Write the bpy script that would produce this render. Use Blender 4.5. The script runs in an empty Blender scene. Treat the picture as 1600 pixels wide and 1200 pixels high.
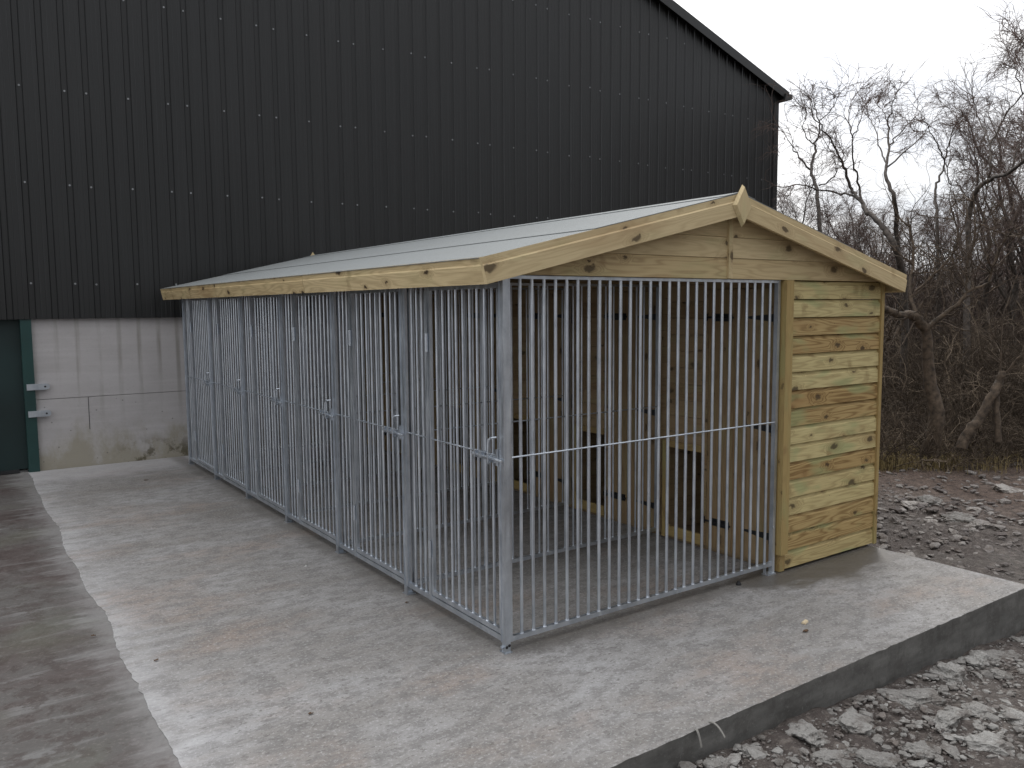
import bpy, math, random
import numpy as np
from mathutils import Vector, Matrix, noise as mn
rad = math.radians
S = bpy.context.scene
COL = S.collection

# ------------------------------------------------------------------ camera
CAM = np.array([-2.1868, -3.2052, 1.6904])
YAW, PIT, ROL = 0.60922, -0.09344, -0.00738
fw = np.array([math.sin(YAW)*math.cos(PIT), math.cos(YAW)*math.cos(PIT), math.sin(PIT)])
r0 = np.array([math.cos(YAW), -math.sin(YAW), 0.0]); u0 = np.cross(r0, fw)
RT = math.cos(ROL)*r0 + math.sin(ROL)*u0
UP = -math.sin(ROL)*r0 + math.cos(ROL)*u0
cam = bpy.data.cameras.new('camera'); camo = bpy.data.objects.new('camera', cam); COL.objects.link(camo)
camo.matrix_world = Matrix([[RT[0], UP[0], -fw[0], CAM[0]], [RT[1], UP[1], -fw[1], CAM[1]],
                            [RT[2], UP[2], -fw[2], CAM[2]], [0, 0, 0, 1]])
cam.sensor_fit = 'HORIZONTAL'; cam.sensor_width = 36; cam.lens = 1285.06/1600*36
cam.clip_start = 0.05; cam.clip_end = 2000
S.camera = camo
S.render.resolution_x = 1024; S.render.resolution_y = 768

def at(u, v, z):                       # ground position seen at a pixel of the 1600x1200 photo
    d = fw + RT*(u-800)/1285.06 - UP*(v-600)/1285.06
    t = (z-CAM[2])/d[2]
    return CAM + t*d
def at_depth(u, v, depth):
    d = fw + RT*(u-800)/1285.06 - UP*(v-600)/1285.06
    return CAM + d*depth

# ------------------------------------------------------------------ light
SUN_AZ, SUN_EL = rad(50), rad(30)      # azimuth from +Y towards +X
w = bpy.data.worlds.new('World'); S.world = w; w.use_nodes = True
nt = w.node_tree; N = nt.nodes; L = nt.links
for n in list(N): N.remove(n)
out = N.new('ShaderNodeOutputWorld'); bg = N.new('ShaderNodeBackground'); bg.inputs['Strength'].default_value = 0.1
sky = N.new('ShaderNodeTexSky'); sky.sky_type = 'NISHITA'; sky.sun_disc = False
sky.sun_elevation = SUN_EL; sky.sun_rotation = SUN_AZ
tc = N.new('ShaderNodeTexCoord')
dot = N.new('ShaderNodeVectorMath'); dot.operation = 'DOT_PRODUCT'
dot.inputs[1].default_value = (math.sin(SUN_AZ)*math.cos(SUN_EL), math.cos(SUN_AZ)*math.cos(SUN_EL), math.sin(SUN_EL))
L.new(tc.outputs['Generated'], dot.inputs[0])
cl = N.new('ShaderNodeTexNoise'); cl.inputs['Scale'].default_value = 3.2; cl.inputs['Detail'].default_value = 6; cl.inputs['Roughness'].default_value = .55
mp = N.new('ShaderNodeMapping'); mp.inputs['Scale'].default_value = (1, 1, 2.6)
L.new(tc.outputs['Generated'], mp.inputs[0]); L.new(mp.outputs[0], cl.inputs['Vector'])
mr = N.new('ShaderNodeMapRange'); mr.inputs[1].default_value = -1; mr.inputs[2].default_value = 1
mr.inputs[3].default_value = 10.5; mr.inputs[4].default_value = 25.0; mr.interpolation_type = 'SMOOTHSTEP'; mr.inputs[1].default_value = -.3
L.new(dot.outputs['Value'], mr.inputs[0])
sz = N.new('ShaderNodeSeparateXYZ'); L.new(tc.outputs['Generated'], sz.inputs[0])
zr = N.new('ShaderNodeMapRange'); zr.inputs[1].default_value = -.05; zr.inputs[2].default_value = .75; zr.inputs[3].default_value = .50; zr.inputs[4].default_value = .95
L.new(sz.outputs[2], zr.inputs[0])
zm = N.new('ShaderNodeMath'); zm.operation = 'MULTIPLY'; L.new(mr.outputs[0], zm.inputs[0]); L.new(zr.outputs[0], zm.inputs[1])
rr = N.new('ShaderNodeValToRGB'); rr.color_ramp.elements[0].position = .30; rr.color_ramp.elements[1].position = .62
rr.color_ramp.elements[0].color = (.66, .70, .78, 1); rr.color_ramp.elements[1].color = (1.0, .99, .98, 1)
L.new(cl.outputs['Fac'], rr.inputs[0])
mul = N.new('ShaderNodeVectorMath'); mul.operation = 'SCALE'
L.new(rr.outputs[0], mul.inputs[0]); xr = N.new('ShaderNodeMapRange'); xr.inputs[1].default_value = -.9; xr.inputs[2].default_value = .9; xr.inputs[3].default_value = 1.75; xr.inputs[4].default_value = .62
L.new(sz.outputs[0], xr.inputs[0])
yr = N.new('ShaderNodeMapRange'); yr.inputs[1].default_value = -.9; yr.inputs[2].default_value = .2; yr.inputs[3].default_value = .62; yr.inputs[4].default_value = 1.1
L.new(sz.outputs[1], yr.inputs[0])
z2 = N.new('ShaderNodeMath'); z2.operation = 'MULTIPLY'; L.new(zm.outputs[0], z2.inputs[0]); L.new(xr.outputs[0], z2.inputs[1])
z3 = N.new('ShaderNodeMath'); z3.operation = 'MULTIPLY'; L.new(z2.outputs[0], z3.inputs[0]); L.new(yr.outputs[0], z3.inputs[1])
L.new(z3.outputs[0], mul.inputs['Scale'])
mix = N.new('ShaderNodeMix'); mix.data_type = 'RGBA'; mix.inputs[0].default_value = .9
L.new(sky.outputs[0], mix.inputs[6]); L.new(mul.outputs[0], mix.inputs[7])
L.new(mix.outputs[2], bg.inputs[0]); L.new(bg.outputs[0], out.inputs[0])
sl = bpy.data.lights.new('sun', 'SUN'); sl.energy = 0.9; sl.angle = rad(14); sl.color = (1, .96, .9)
so = bpy.data.objects.new('sun', sl); COL.objects.link(so)
so.rotation_euler = Vector((math.sin(SUN_AZ)*math.cos(SUN_EL), math.cos(SUN_AZ)*math.cos(SUN_EL), math.sin(SUN_EL))).to_track_quat('Z', 'Y').to_euler()
S.view_settings.view_transform = 'Standard'; S.view_settings.look = 'None'
S.view_settings.exposure = 0.25; S.view_settings.gamma = 1

# ------------------------------------------------------------------ helpers
rnd = random.Random(7)
class MB:
    def __init__(s): s.v = []; s.f = []; s.uv = []; s.t = []; s.sm = []
    def face(s, pts, uvs=None, tint=0.5, smooth=False):
        b = len(s.v); s.v.extend([tuple(map(float, p)) for p in pts]); s.f.append(list(range(b, b+len(pts))))
        s.uv.extend(uvs if uvs else [(0, 0)]*len(pts)); s.t.extend([tint]*len(pts)); s.sm.append(smooth)
    def box(s, lo, hi, tint=.5):
        (a, b, c), (d, e, f) = lo, hi
        P = [(a, b, c), (d, b, c), (d, e, c), (a, e, c), (a, b, f), (d, b, f), (d, e, f), (a, e, f)]
        for q in ((0, 3, 2, 1), (4, 5, 6, 7), (0, 1, 5, 4), (1, 2, 6, 5), (2, 3, 7, 6), (3, 0, 4, 7)):
            s.face([P[i] for i in q], None, tint)
    def ext(s, prof, org, du, da, db, L, bid=None, k0=0, k1=0, tint=None):
        """extrude profile [(a,b)..] along du; board style uv (u along grain, v across)"""
        if bid is None: bid = rnd.random()*97
        if tint is None: tint = rnd.random()
        org, du, da, db = map(lambda q: np.array(q, float), (org, du, da, db))
        n = len(prof); A = []; B = []; vs = [0]
        for i in range(n):
            a, b = prof[i]; A.append(org+da*a+db*b+du*(k0*a)); B.append(org+da*a+db*b+du*(L+k1*a))
            a2, b2 = prof[(i+1) % n]; vs.append(vs[-1]+math.hypot(a2-a, b2-b))
        ou, ov = bid*1.731, bid*3.17
        flip = np.dot(np.cross(da, db), du) < 0
        area = sum(prof[i][0]*prof[(i+1) % n][1]-prof[(i+1) % n][0]*prof[i][1] for i in range(n))
        if area < 0: flip = not flip
        for i in range(n):
            j = (i+1) % n
            p = [A[i], A[j], B[j], B[i]]; uv = [(ou, ov+vs[i]), (ou, ov+vs[i+1]), (ou+L, ov+vs[i+1]), (ou+L, ov+vs[i])]
            if not flip: p = p[::-1]; uv = uv[::-1]
            s.face(p, uv, tint)
        pa = A if not flip else A[::-1]; pb = B[::-1] if not flip else B
        s.face(pa if True else 0, [(ou+.02*i, ov+.01*i) for i in range(n)], tint)
        s.face(pb, [(ou+.02*i, ov+.01*i) for i in range(n)], tint)
    def board(s, lo, hi, axis, **k):
        lo = list(lo); hi = list(hi); E = np.eye(3); o = [i for i in range(3) if i != axis]
        L = hi[axis]-lo[axis]; a = hi[o[0]]-lo[o[0]]; b = hi[o[1]]-lo[o[1]]
        s.ext([(0, 0), (a, 0), (a, b), (0, b)], lo, E[axis], E[o[0]], E[o[1]], L, **k)
    def cyl(s, p, q, r, n=8, r2=None, caps=True):
        p = np.array(p, float); q = np.array(q, float); d = q-p; d /= np.linalg.norm(d)+1e-12
        a = np.cross(d, [0, 0, 1.]) if abs(d[2]) < .9 else np.cross(d, [1., 0, 0]); a /= np.linalg.norm(a); b = np.cross(d, a)
        r2 = r if r2 is None else r2
        c = [a*math.cos(6.28318*i/n)+b*math.sin(6.28318*i/n) for i in range(n)]
        for i in range(n):
            j = (i+1) % n
            s.face([p+c[i]*r, p+c[j]*r, q+c[j]*r2, q+c[i]*r2], None, .5, True)
        if caps:
            s.face([p+x*r for x in c][::-1]); s.face([q+x*r2 for x in c])
    def path(s, pts, r, n=6):
        for a, b in zip(pts[:-1], pts[1:]): s.cyl(a, b, r, n)
    def build(s, name, mat, parent=None, weld=False):
        me = bpy.data.meshes.new(name)
        me.from_pydata(s.v, [], s.f)
        uvl = me.uv_layers.new(name='UVMap')
        uvl.data.foreach_set('uv', np.array(s.uv, np.float32).ravel())
        at_ = me.attributes.new('tint', 'FLOAT', 'CORNER'); at_.data.foreach_set('value', np.array(s.t, np.float32))
        me.polygons.foreach_set('use_smooth', s.sm)
        me.materials.append(mat); me.update()
        if weld:
            import bmesh
            bm = bmesh.new(); bm.from_mesh(me); bmesh.ops.remove_doubles(bm, verts=bm.verts, dist=1e-5); bm.to_mesh(me); bm.free()
        o = bpy.data.objects.new(name, me); COL.objects.link(o)
        if parent is not None: o.parent = parent
        return o
def np_mesh(name, V, F, mat, parent=None, smooth=False, tint=None):
    me = bpy.data.meshes.new(name); V = np.asarray(V, np.float32); F = np.asarray(F, np.int32); k = F.shape[1]
    me.vertices.add(len(V)); me.vertices.foreach_set('co', V.ravel())
    me.loops.add(F.size); me.loops.foreach_set('vertex_index', F.ravel())
    me.polygons.add(len(F)); me.polygons.foreach_set('loop_start', np.arange(0, F.size, k, dtype=np.int32))
    me.polygons.foreach_set('loop_total', np.full(len(F), k, np.int32))
    me.polygons.foreach_set('use_smooth', np.full(len(F), smooth))
    if tint is not None:
        a = me.attributes.new('tint', 'FLOAT', 'POINT'); a.data.foreach_set('value', np.asarray(tint, np.float32))
    me.materials.append(mat); me.update(calc_edges=True); me.validate()
    o = bpy.data.objects.new(name, me); COL.objects.link(o)
    if parent is not None: o.parent = parent
    return o
def empty(name, loc=(0, 0, 0)):
    o = bpy.data.objects.new(name, None); o.location = loc; o.empty_display_size = .2; COL.objects.link(o); return o
def tag(o, label=None, cat=None, group=None, kind=None):
    if label: o['label'] = label
    if cat: o['category'] = cat
    if group: o['group'] = group
    if kind: o['kind'] = kind
    return o
def copy_part(o, parent, dloc=(0, 0, 0)):
    c = o.copy(); COL.objects.link(c); c.parent = parent; c.location = Vector(o.location)+Vector(dloc)
    for ch in [x for x in KIDS.get(o.name, [])]:
        d = ch.copy(); COL.objects.link(d); d.parent = c
    return c
KIDS = {}
def kid(parent, child): KIDS.setdefault(parent.name, []).append(child); return child

# ------------------------------------------------------------------ materials
class M_:
    def __init__(s, name, rough=.8, metal=0, spec=.5):
        s.m = bpy.data.materials.new(name); s.m.use_nodes = True; s.nt = s.m.node_tree; s.N = s.nt.nodes; s.L = s.nt.links
        s.b = s.N['Principled BSDF']; s.b.inputs['Roughness'].default_value = rough; s.b.inputs['Metallic'].default_value = metal
        s.b.inputs['Specular IOR Level'].default_value = spec
    def lk(s, a, b): s.L.new(a, b)
    def n(s, t, **k):
        x = s.N.new(t)
        for a, b in k.items(): setattr(x, a, b)
        return x
    def val(s, x, inp):
        if hasattr(x, 'is_output') or isinstance(x, bpy.types.NodeSocket): s.L.new(x, inp)
        else: inp.default_value = x
    def math(s, op, a, b=0.0, c=0.0, clamp=False):
        x = s.n('ShaderNodeMath', operation=op, use_clamp=clamp); s.val(a, x.inputs[0]); s.val(b, x.inputs[1]); s.val(c, x.inputs[2]); return x.outputs[0]
    def pos(s, scale=(1, 1, 1), off=(0, 0, 0), src='Object'):
        t = s.n('ShaderNodeTexCoord'); m = s.n('ShaderNodeMapping'); m.inputs['Scale'].default_value = scale; m.inputs['Location'].default_value = off
        s.lk(t.outputs[src], m.inputs[0]); return m.outputs[0]
    def noise(s, vec, scale=1, det=4, rough=.55, dist=0):
        x = s.n('ShaderNodeTexNoise'); s.lk(vec, x.inputs['Vector']); x.inputs['Scale'].default_value = scale
        x.inputs['Detail'].default_value = det; x.inputs['Roughness'].default_value = rough; x.inputs['Distortion'].default_value = dist
        return x.outputs['Fac']
    def vor(s, vec, scale=1, feat='F1', dim='3D', rand=1):
        x = s.n('ShaderNodeTexVoronoi', feature=feat, voronoi_dimensions=dim); s.lk(vec, x.inputs['Vector']); x.inputs['Scale'].default_value = scale
        x.inputs['Randomness'].default_value = rand; return x
    def ramp(s, f, st):
        x = s.n('ShaderNodeValToRGB'); e = x.color_ramp.elements
        while len(e) < len(st): e.new(.5)
        for i, (p, c) in enumerate(st):
            e[i].position = p
            e[i].color = (c, c, c, 1) if isinstance(c, (int, float)) else (*c, 1)
        s.lk(f, x.inputs[0]); return x.outputs[0]
    def mix(s, f, a, b, bt='MIX'):
        x = s.n('ShaderNodeMix', data_type='RGBA', blend_type=bt)
        s.val(f, x.inputs[0])
        for v, i in ((a, 6), (b, 7)):
            if isinstance(v, tuple): x.inputs[i].default_value = (*v, 1)
            else: s.lk(v, x.inputs[i])
        return x.outputs[2]
    def sm(s, x, a, b):
        m = s.n('ShaderNodeMapRange', interpolation_type='SMOOTHSTEP'); s.val(x, m.inputs[0])
        m.inputs[1].default_value = a; m.inputs[2].default_value = b; return m.outputs[0]
    def col(s, c): s.val(c if not isinstance(c, tuple) else (*c, 1), s.b.inputs['Base Color'])
    def rough(s, r): s.val(r, s.b.inputs['Roughness'])
    def bump(s, h, st=.3, d=.01):
        x = s.n('ShaderNodeBump'); x.inputs['Strength'].default_value = st; x.inputs['Distance'].default_value = d
        s.lk(h, x.inputs['Height']); s.lk(x.outputs[0], s.b.inputs['Normal'])

def wood(name, light, mid, dark, green=.5, knots=1.0, contrast=1.0, sel0=.38):
    m = M_(name, .68, 0, .35)
    uv = m.n('ShaderNodeUVMap').outputs[0]; sp = m.n('ShaderNodeSeparateXYZ'); m.lk(uv, sp.inputs[0]); u, v = sp.outputs[0], sp.outputs[1]
    tn = m.n('ShaderNodeAttribute', attribute_name='tint').outputs['Fac']
    def cmb(a, b, c=0.0):
        x = m.n('ShaderNodeCombineXYZ'); m.val(a, x.inputs[0]); m.val(b, x.inputs[1]); m.val(c, x.inputs[2]); return x.outputs[0]
    ds = m.noise(cmb(m.math('MULTIPLY', u, 30), m.math('MULTIPLY', v, 30), 1.5), 1, 2, .6)
    ds = m.math('MULTIPLY', m.math('SUBTRACT', ds, .5), .16)
    vk = m.vor(cmb(m.math('ADD', m.math('MULTIPLY', u, 3.1), ds), m.math('ADD', m.math('MULTIPLY', v, 6.3), m.math('MULTIPLY', ds, 1.6))), 1, 'F1', '2D')
    d = vk.outputs['Distance']
    sc = m.n('ShaderNodeSeparateColor'); m.lk(vk.outputs['Color'], sc.inputs[0])
    sel = m.sm(sc.outputs[0], sel0, sel0+.08)
    dk = m.math('DIVIDE', d, m.math('MULTIPLY_ADD', sc.outputs[1], 1.1, .35))
    knot = m.math('MULTIPLY', m.math('SUBTRACT', 1, m.sm(dk, .05, .11)), sel)
    halo = m.math('MULTIPLY', m.math('SUBTRACT', 1, m.sm(dk, .05, .30)), sel)
    # dark resin streaks running across the board beside some knots
    dv = m.vor(cmb(m.math('ADD', m.math('MULTIPLY', u, 3.1), m.math('MULTIPLY', ds, 1.5)), m.math('MULTIPLY', v, 2.2), 4.0), 1, 'F1', '2D').outputs['Distance']
    streak = m.math('MULTIPLY', m.math('SUBTRACT', 1, m.sm(dv, .02, .13)), .42)
    g = m.noise(cmb(m.math('MULTIPLY', u, .9), m.math('MULTIPLY', v, 9), m.math('MULTIPLY', tn, 5)), 1, 2, .5)
    g = m.math('ADD', g, m.math('MULTIPLY', halo, .22))
    wv = m.math('SINE', m.math('MULTIPLY', g, 80))
    wv = m.math('MULTIPLY_ADD', wv, .5, .5)
    wv = m.math('POWER', wv, 2.2)
    fine = m.noise(cmb(m.math('MULTIPLY', u, 6), m.math('MULTIPLY', v, 260)), 1, 3, .6)
    c = m.mix(m.sm(tn, 0, 1), light, mid)
    c = m.mix(m.math('MULTIPLY', m.math('MULTIPLY', wv, .60*contrast), m.math('MULTIPLY_ADD', m.sm(tn, .3, 1), .6, .45)), c, dark)
    c = m.mix(streak, c, dark)
    c = m.mix(m.math('MULTIPLY', m.sm(fine, .45, .75), .35*contrast), c, dark)
    gn = m.noise(cmb(m.math('MULTIPLY', u, 2.2), m.math('MULTIPLY', v, 7), 3.0), 1, 2, .5)
    c = m.mix(m.math('MULTIPLY', m.sm(gn, .52, .66), green), c, (.29, .33, .15))
    rd = m.noise(cmb(m.math('MULTIPLY', u, 1.1), m.math('MULTIPLY', v, 5), 9.0), 1, 2, .5)
    c = m.mix(m.math('MULTIPLY', m.sm(rd, .55, .72), .3), c, (.26, .13, .05))
    c = m.mix(m.math('MULTIPLY', m.sm(d, .30, .06), .0), c, dark)
    c = m.mix(m.math('MULTIPLY', halo, .35*knots), c, dark)
    c = m.mix(m.math('MULTIPLY', knot, .88*knots), c, (.040, .024, .011))
    m.col(c)
    m.bump(m.math('ADD', m.math('MULTIPLY', wv, .4), fine), .15, .002)
    return m.m
M = {}
M['wood'] = wood('treated_cladding', (.56, .475, .235), (.41, .28, .115), (.16, .085, .022), .6, .9, 1.2)
M['barge'] = wood('planed_softwood', (.60, .485, .285), (.52, .405, .22), (.26, .165, .075), .18, .9, .75)
M['fascia'] = wood('knotty_softwood', (.60, .48, .275), (.52, .40, .21), (.17, .10, .04), .1, 1.1, 1.0, .12)
M['trim'] = wood('yellow_trim', (.38, .28, .11), (.34, .24, .10), (.2, .12, .05), .3, .6, .8)
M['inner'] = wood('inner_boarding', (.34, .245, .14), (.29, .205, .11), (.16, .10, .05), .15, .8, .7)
M['ply'] = wood('roof_board', (.26, .19, .11), (.22, .16, .09), (.14, .09, .05), 0, .3, .6)

def galv():
    m = M_('galvanised_steel', .38, .93)
    p = m.pos(); n1 = m.noise(p, 9, 3); n2 = m.vor(p, 70).outputs['Distance']
    c = m.ramp(n1, [(.3, (.42, .46, .51)), (.7, (.62, .66, .71))])
    c = m.mix(m.math('MULTIPLY', n2, .35), c, (.62, .65, .69))
    m.col(c); d = m.noise(m.pos((30, 30, 2.2)), 1, 4, .7)          # zinc runs and dull white bloom
    m.col(m.mix(m.math('MULTIPLY', m.sm(d, .55, .68), .55), c, (.66, .67, .68)))
    sp = m.n('ShaderNodeSeparateXYZ'); m.lk(p, sp.inputs[0])
    m.rough(m.ramp(d, [(.4, .30), (.66, .58)])); m.bump(m.math('ADD', n2, d), .12, .002); return m.m
M['galv'] = galv()
def simple(name, c, rough=.6, metal=0, var=.25, scale=6, bump=0):
    m = M_(name, rough, metal); n1 = m.noise(m.pos(), scale, 5)
    m.col(m.mix(m.ramp(n1, [(.3, 0.0), (.7, 1.0)]), tuple(x*(1-var) for x in c), tuple(min(1, x*(1+var)) for x in c)))
    if bump: m.bump(n1, bump, .01)
    return m.m
M['black'] = simple('black_japanned_iron', (.012, .012, .013), .45)
M['dark'] = simple('black_plastic', (.02, .02, .022), .5)
M['white_chip'] = simple('pale_timber_offcut', (.55, .45, .30), .8)
M['leaf'] = simple('dead_leaf', (.09, .05, .025), .8)
M['pipe'] = simple('pale_plastic_strip', (.42, .42, .40), .6)
M['strap'] = simple('weathered_strap', (.24, .23, .21), .8)
M['bark'] = simple('bark', (.075, .062, .052), .9, 0, .6, 14, .8)
M['barkpale'] = simple('pale_bark', (.085, .062, .043), .9, 0, .65, 16, 1)
M['twig'] = simple('twig', (.125, .088, .074), .85, 0, .35, 2)
M['brush'] = simple('undergrowth_stem', (.085, .060, .042), .9, 0, .75, 2.5)
M['farbrush'] = simple('distant_stems', (.10, .078, .068), .9, 0, .4, 1.0)
M['grass'] = simple('dry_grass', (.26, .20, .09), .9, 0, .4, 3)
M['green'] = simple('green_steel', (.012, .050, .046), .5, 0, .2, 2)
M['greendark'] = simple('dark_green_steel', (.008, .024, .024), .55, 0, .25, 2)

def felt():
    m = M_('roof_felt', .82, 0, .4); p = m.pos()
    a = m.noise(p, 260, 2, .7); b = m.noise(m.pos((3, .6, 1)), 1.5, 4)
    c = m.ramp(a, [(.3, (.13, .142, .142)), (.7, (.29, .305, .305))])
    c = m.mix(m.math('MULTIPLY', m.sm(b, .4, .65), .35), c, (.20, .21, .205)); m.col(c)
    m.bump(a, .5, .002); return m.m
M['felt'] = felt()

def slab_mat():
    m = M_('new_concrete', .8, 0, .4); p = m.pos()
    sp = m.n('ShaderNodeSeparateXYZ'); m.lk(m.pos(), sp.inputs[0]); X, Y, Z = sp.outputs
    big = m.noise(m.pos((.7, 1.5, 1)), 1.0, 6, .62, .4)
    strk = m.noise(m.pos((1.3, 5, 1)), 1.3, 6, .66, .5)
    mid = m.noise(m.pos((1, 1.7, 1)), 8, 6, .72); fine = m.noise(p, 60, 5, .8); pit = m.noise(m.pos((1, 1.8, 1)), 26, 3, .78)
    c = m.ramp(big, [(.28, (.175, .160, .143)), (.5, (.250, .238, .226)), (.74, (.345, .342, .342))])
    c = m.mix(m.math('MULTIPLY', m.sm(strk, .46, .68), .38), c, (.37, .365, .365))
    c = m.mix(m.math('MULTIPLY', m.sm(strk, .50, .30), .32), c, (.21, .195, .18))
    rd = m.noise(m.pos((1, 1.6, 1), (5, 2, 0)), .9, 4, .6)
    c = m.mix(m.math('MULTIPLY', m.sm(rd, .50, .68), .55), c, (.26, .195, .155))
    c = m.mix(m.math('MULTIPLY', m.sm(mid, .46, .58), .66), c, (.165, .157, .15))
    c = m.mix(m.math('MULTIPLY', m.sm(fine, .50, .66), .50), c, (.52, .515, .51))
    c = m.mix(m.math('MULTIPLY', m.sm(pit, .57, .64), .7), c, (.12, .11, .10))
    # lime bloom along the joint with the old yard
    wob = m.noise(m.pos((1, 1, 1), (3, 0, 0)), 2.4, 6, .65)
    wb2 = m.noise(m.pos((1.5, 6, 1)), 1.2, 4, .6)
    dx = m.math('ADD', X, 1.62); dx = m.math('ADD', dx, m.math('MULTIPLY', m.math('SUBTRACT', wob, .5), -.34))
    dx = m.math('ADD', dx, m.math('MULTIPLY', m.math('SUBTRACT', wb2, .5), -.30))
    bloom = m.math('SUBTRACT', 1, m.sm(dx, -.02, .46))
    bloom = m.math('MULTIPLY', bloom, m.math('MULTIPLY_ADD', m.sm(m.noise(m.pos((2, 4, 1)), 2.2, 6, .7), .36, .62), .75, .25))
    c = m.mix(m.math('MULTIPLY', bloom, .46), c, (.56, .56, .57))
    # pale band by the far wall
    fb = m.math('ADD', Y, m.math('MULTIPLY', m.math('SUBTRACT', wob, .5), 1.2))
    c = m.mix(m.math('MULTIPLY', m.sm(fb, 5.6, 6.4), .5), c, (.50, .49, .50))
    # wet patch in front of the timber end
    wx = m.math('SUBTRACT', X, 2.45); wy = m.math('ADD', Y, .02)
    dd = m.math('SQRT', m.math('ADD', m.math('POWER', m.math('MULTIPLY', wx, .72), 2.0), m.math('POWER', m.math('MULTIPLY', wy, 1.9), 2.0)))
    dd = m.math('ADD', dd, m.math('MULTIPLY', m.math('SUBTRACT', m.noise(m.pos((1, 2.6, 1)), 2.6, 6, .65), .5), .8))
    wet_and_strip = m.math('SUBTRACT', 1, m.sm(dd, .42, .66))
    # darker, smoother strip along the foot of the bars, joined to the patch mask
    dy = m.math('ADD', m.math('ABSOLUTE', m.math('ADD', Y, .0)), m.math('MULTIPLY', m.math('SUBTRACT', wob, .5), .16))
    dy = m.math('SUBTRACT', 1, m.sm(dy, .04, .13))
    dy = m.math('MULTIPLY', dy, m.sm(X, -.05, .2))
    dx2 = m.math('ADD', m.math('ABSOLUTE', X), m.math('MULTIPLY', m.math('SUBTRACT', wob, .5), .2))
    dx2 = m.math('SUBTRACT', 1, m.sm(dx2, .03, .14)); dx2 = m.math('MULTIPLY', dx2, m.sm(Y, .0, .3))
    wet_and_strip = m.math('MAXIMUM', wet_and_strip, m.math('MULTIPLY', m.math('MAXIMUM', dy, dx2), .55))
    c = m.mix(m.math('MULTIPLY', wet_and_strip, .86), c, (.085, .075, .062))
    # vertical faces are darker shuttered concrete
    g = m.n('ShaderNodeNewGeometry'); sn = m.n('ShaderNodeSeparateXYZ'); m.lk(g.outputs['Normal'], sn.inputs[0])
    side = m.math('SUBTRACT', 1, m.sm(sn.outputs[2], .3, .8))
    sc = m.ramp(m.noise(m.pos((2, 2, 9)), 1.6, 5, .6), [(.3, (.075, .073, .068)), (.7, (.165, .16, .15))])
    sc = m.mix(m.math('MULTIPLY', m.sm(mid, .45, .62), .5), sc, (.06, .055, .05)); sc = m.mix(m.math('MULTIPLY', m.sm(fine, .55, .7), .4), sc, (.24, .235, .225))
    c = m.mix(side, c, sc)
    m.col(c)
    m.rough(m.mix(m.math('MULTIPLY', wet_and_strip, .8), (.82, .82, .82), (.30, .30, .30)))
    h = m.math('ADD', m.math('MULTIPLY', mid, .8), m.math('MULTIPLY', fine, .5)); h = m.math('ADD', h, m.math('MULTIPLY', strk, .8))
    m.bump(h, .35, .012); return m.m
M['slab'] = slab_mat()

def yard_mat():
    m = M_('old_concrete', .6, 0, .45); p = m.pos()
    a = m.noise(m.pos((1, 1.7, 1)), .9, 6, .65, .4); b = m.noise(m.pos((1.0, 5, 1)), 2.2, 5, .65); f = m.noise(p, 60, 4, .7); q = m.noise(p, 9, 5, .7)
    c = m.ramp(a, [(.3, (.055, .038, .034)), (.44, (.088, .070, .065)), (.56, (.105, .098, .092)), (.72, (.078, .066, .061))])
    c = m.mix(m.math('MULTIPLY', m.sm(b, .52, .68), .45), c, (.25, .25, .245))
    c = m.mix(m.math('MULTIPLY', m.sm(q, .49, .58), .7), c, (.062, .048, .043))
    g = m.noise(m.pos((1, 1, 1), (7, 3, 0)), 1.4, 4)
    c = m.mix(m.math('MULTIPLY', m.sm(g, .52, .7), .35), c, (.12, .125, .09))
    c = m.mix(m.math('MULTIPLY', m.sm(f, .52, .7), .3), c, (.25, .23, .21))
    sp = m.n('ShaderNodeSeparateXYZ'); m.lk(p, sp.inputs[0])
    ed = m.math('ADD', sp.outputs[0], m.math('MULTIPLY', m.math('SUBTRACT', q, .5), .5)); ed = m.math('ADD', ed, m.math('MULTIPLY', m.math('SUBTRACT', b, .5), .35))
    c = m.mix(m.math('MULTIPLY', m.sm(ed, -1.72, -1.50), .45), c, (.34, .335, .33)); m.col(c)
    m.rough(m.ramp(a, [(.3, .42), (.7, .8)])); m.bump(m.math('ADD', q, f), .3, .01); return m.m
M['yard'] = yard_mat()

def ground_mat():
    m = M_('rubble_soil', .9, 0, .35); p = m.pos()
    a = m.noise(p, .7, 6, .65); b = m.noise(p, 16, 5, .7); f = m.noise(p, 75, 4, .75); v = m.vor(p, 26).outputs['Distance']
    c = m.ramp(a, [(.35, (.080, .062, .054)), (.5, (.095, .078, .070)), (.65, (.125, .110, .098))])
    c = m.mix(m.math('MULTIPLY', m.sm(b, .5, .66), .6), c, (.235, .205, .18))
    c = m.mix(m.math('MULTIPLY', m.sm(b, .46, .32), .7), c, (.035, .027, .022))
    c = m.mix(m.math('MULTIPLY', m.sm(f, .56, .68), .5), c, (.33, .31, .28))
    sp = m.n('ShaderNodeSeparateXYZ'); m.lk(p, sp.inputs[0])
    far = m.sm(m.math('ADD', sp.outputs[0], m.math('MULTIPLY', a, 2.0)), 8.2, 11.2)
    lit = m.ramp(b, [(.35, (.03, .022, .015)), (.65, (.10, .068, .042))])
    c = m.mix(far, c, lit)
    red = m.sm(m.math('ADD', sp.outputs[0], m.math('MULTIPLY', a, 1.6)), 5.6, 7.2); red = m.math('MULTIPLY', red, m.math('SUBTRACT', 1, far))
    c = m.mix(m.math('MULTIPLY', red, .65), c, m.ramp(b, [(.35, (.05, .030, .022)), (.65, (.165, .105, .075))]))
    m.col(c); m.bump(m.math('ADD', m.math('ADD', b, f), v), .8, .03); return m.m
M['ground'] = ground_mat()

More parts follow.
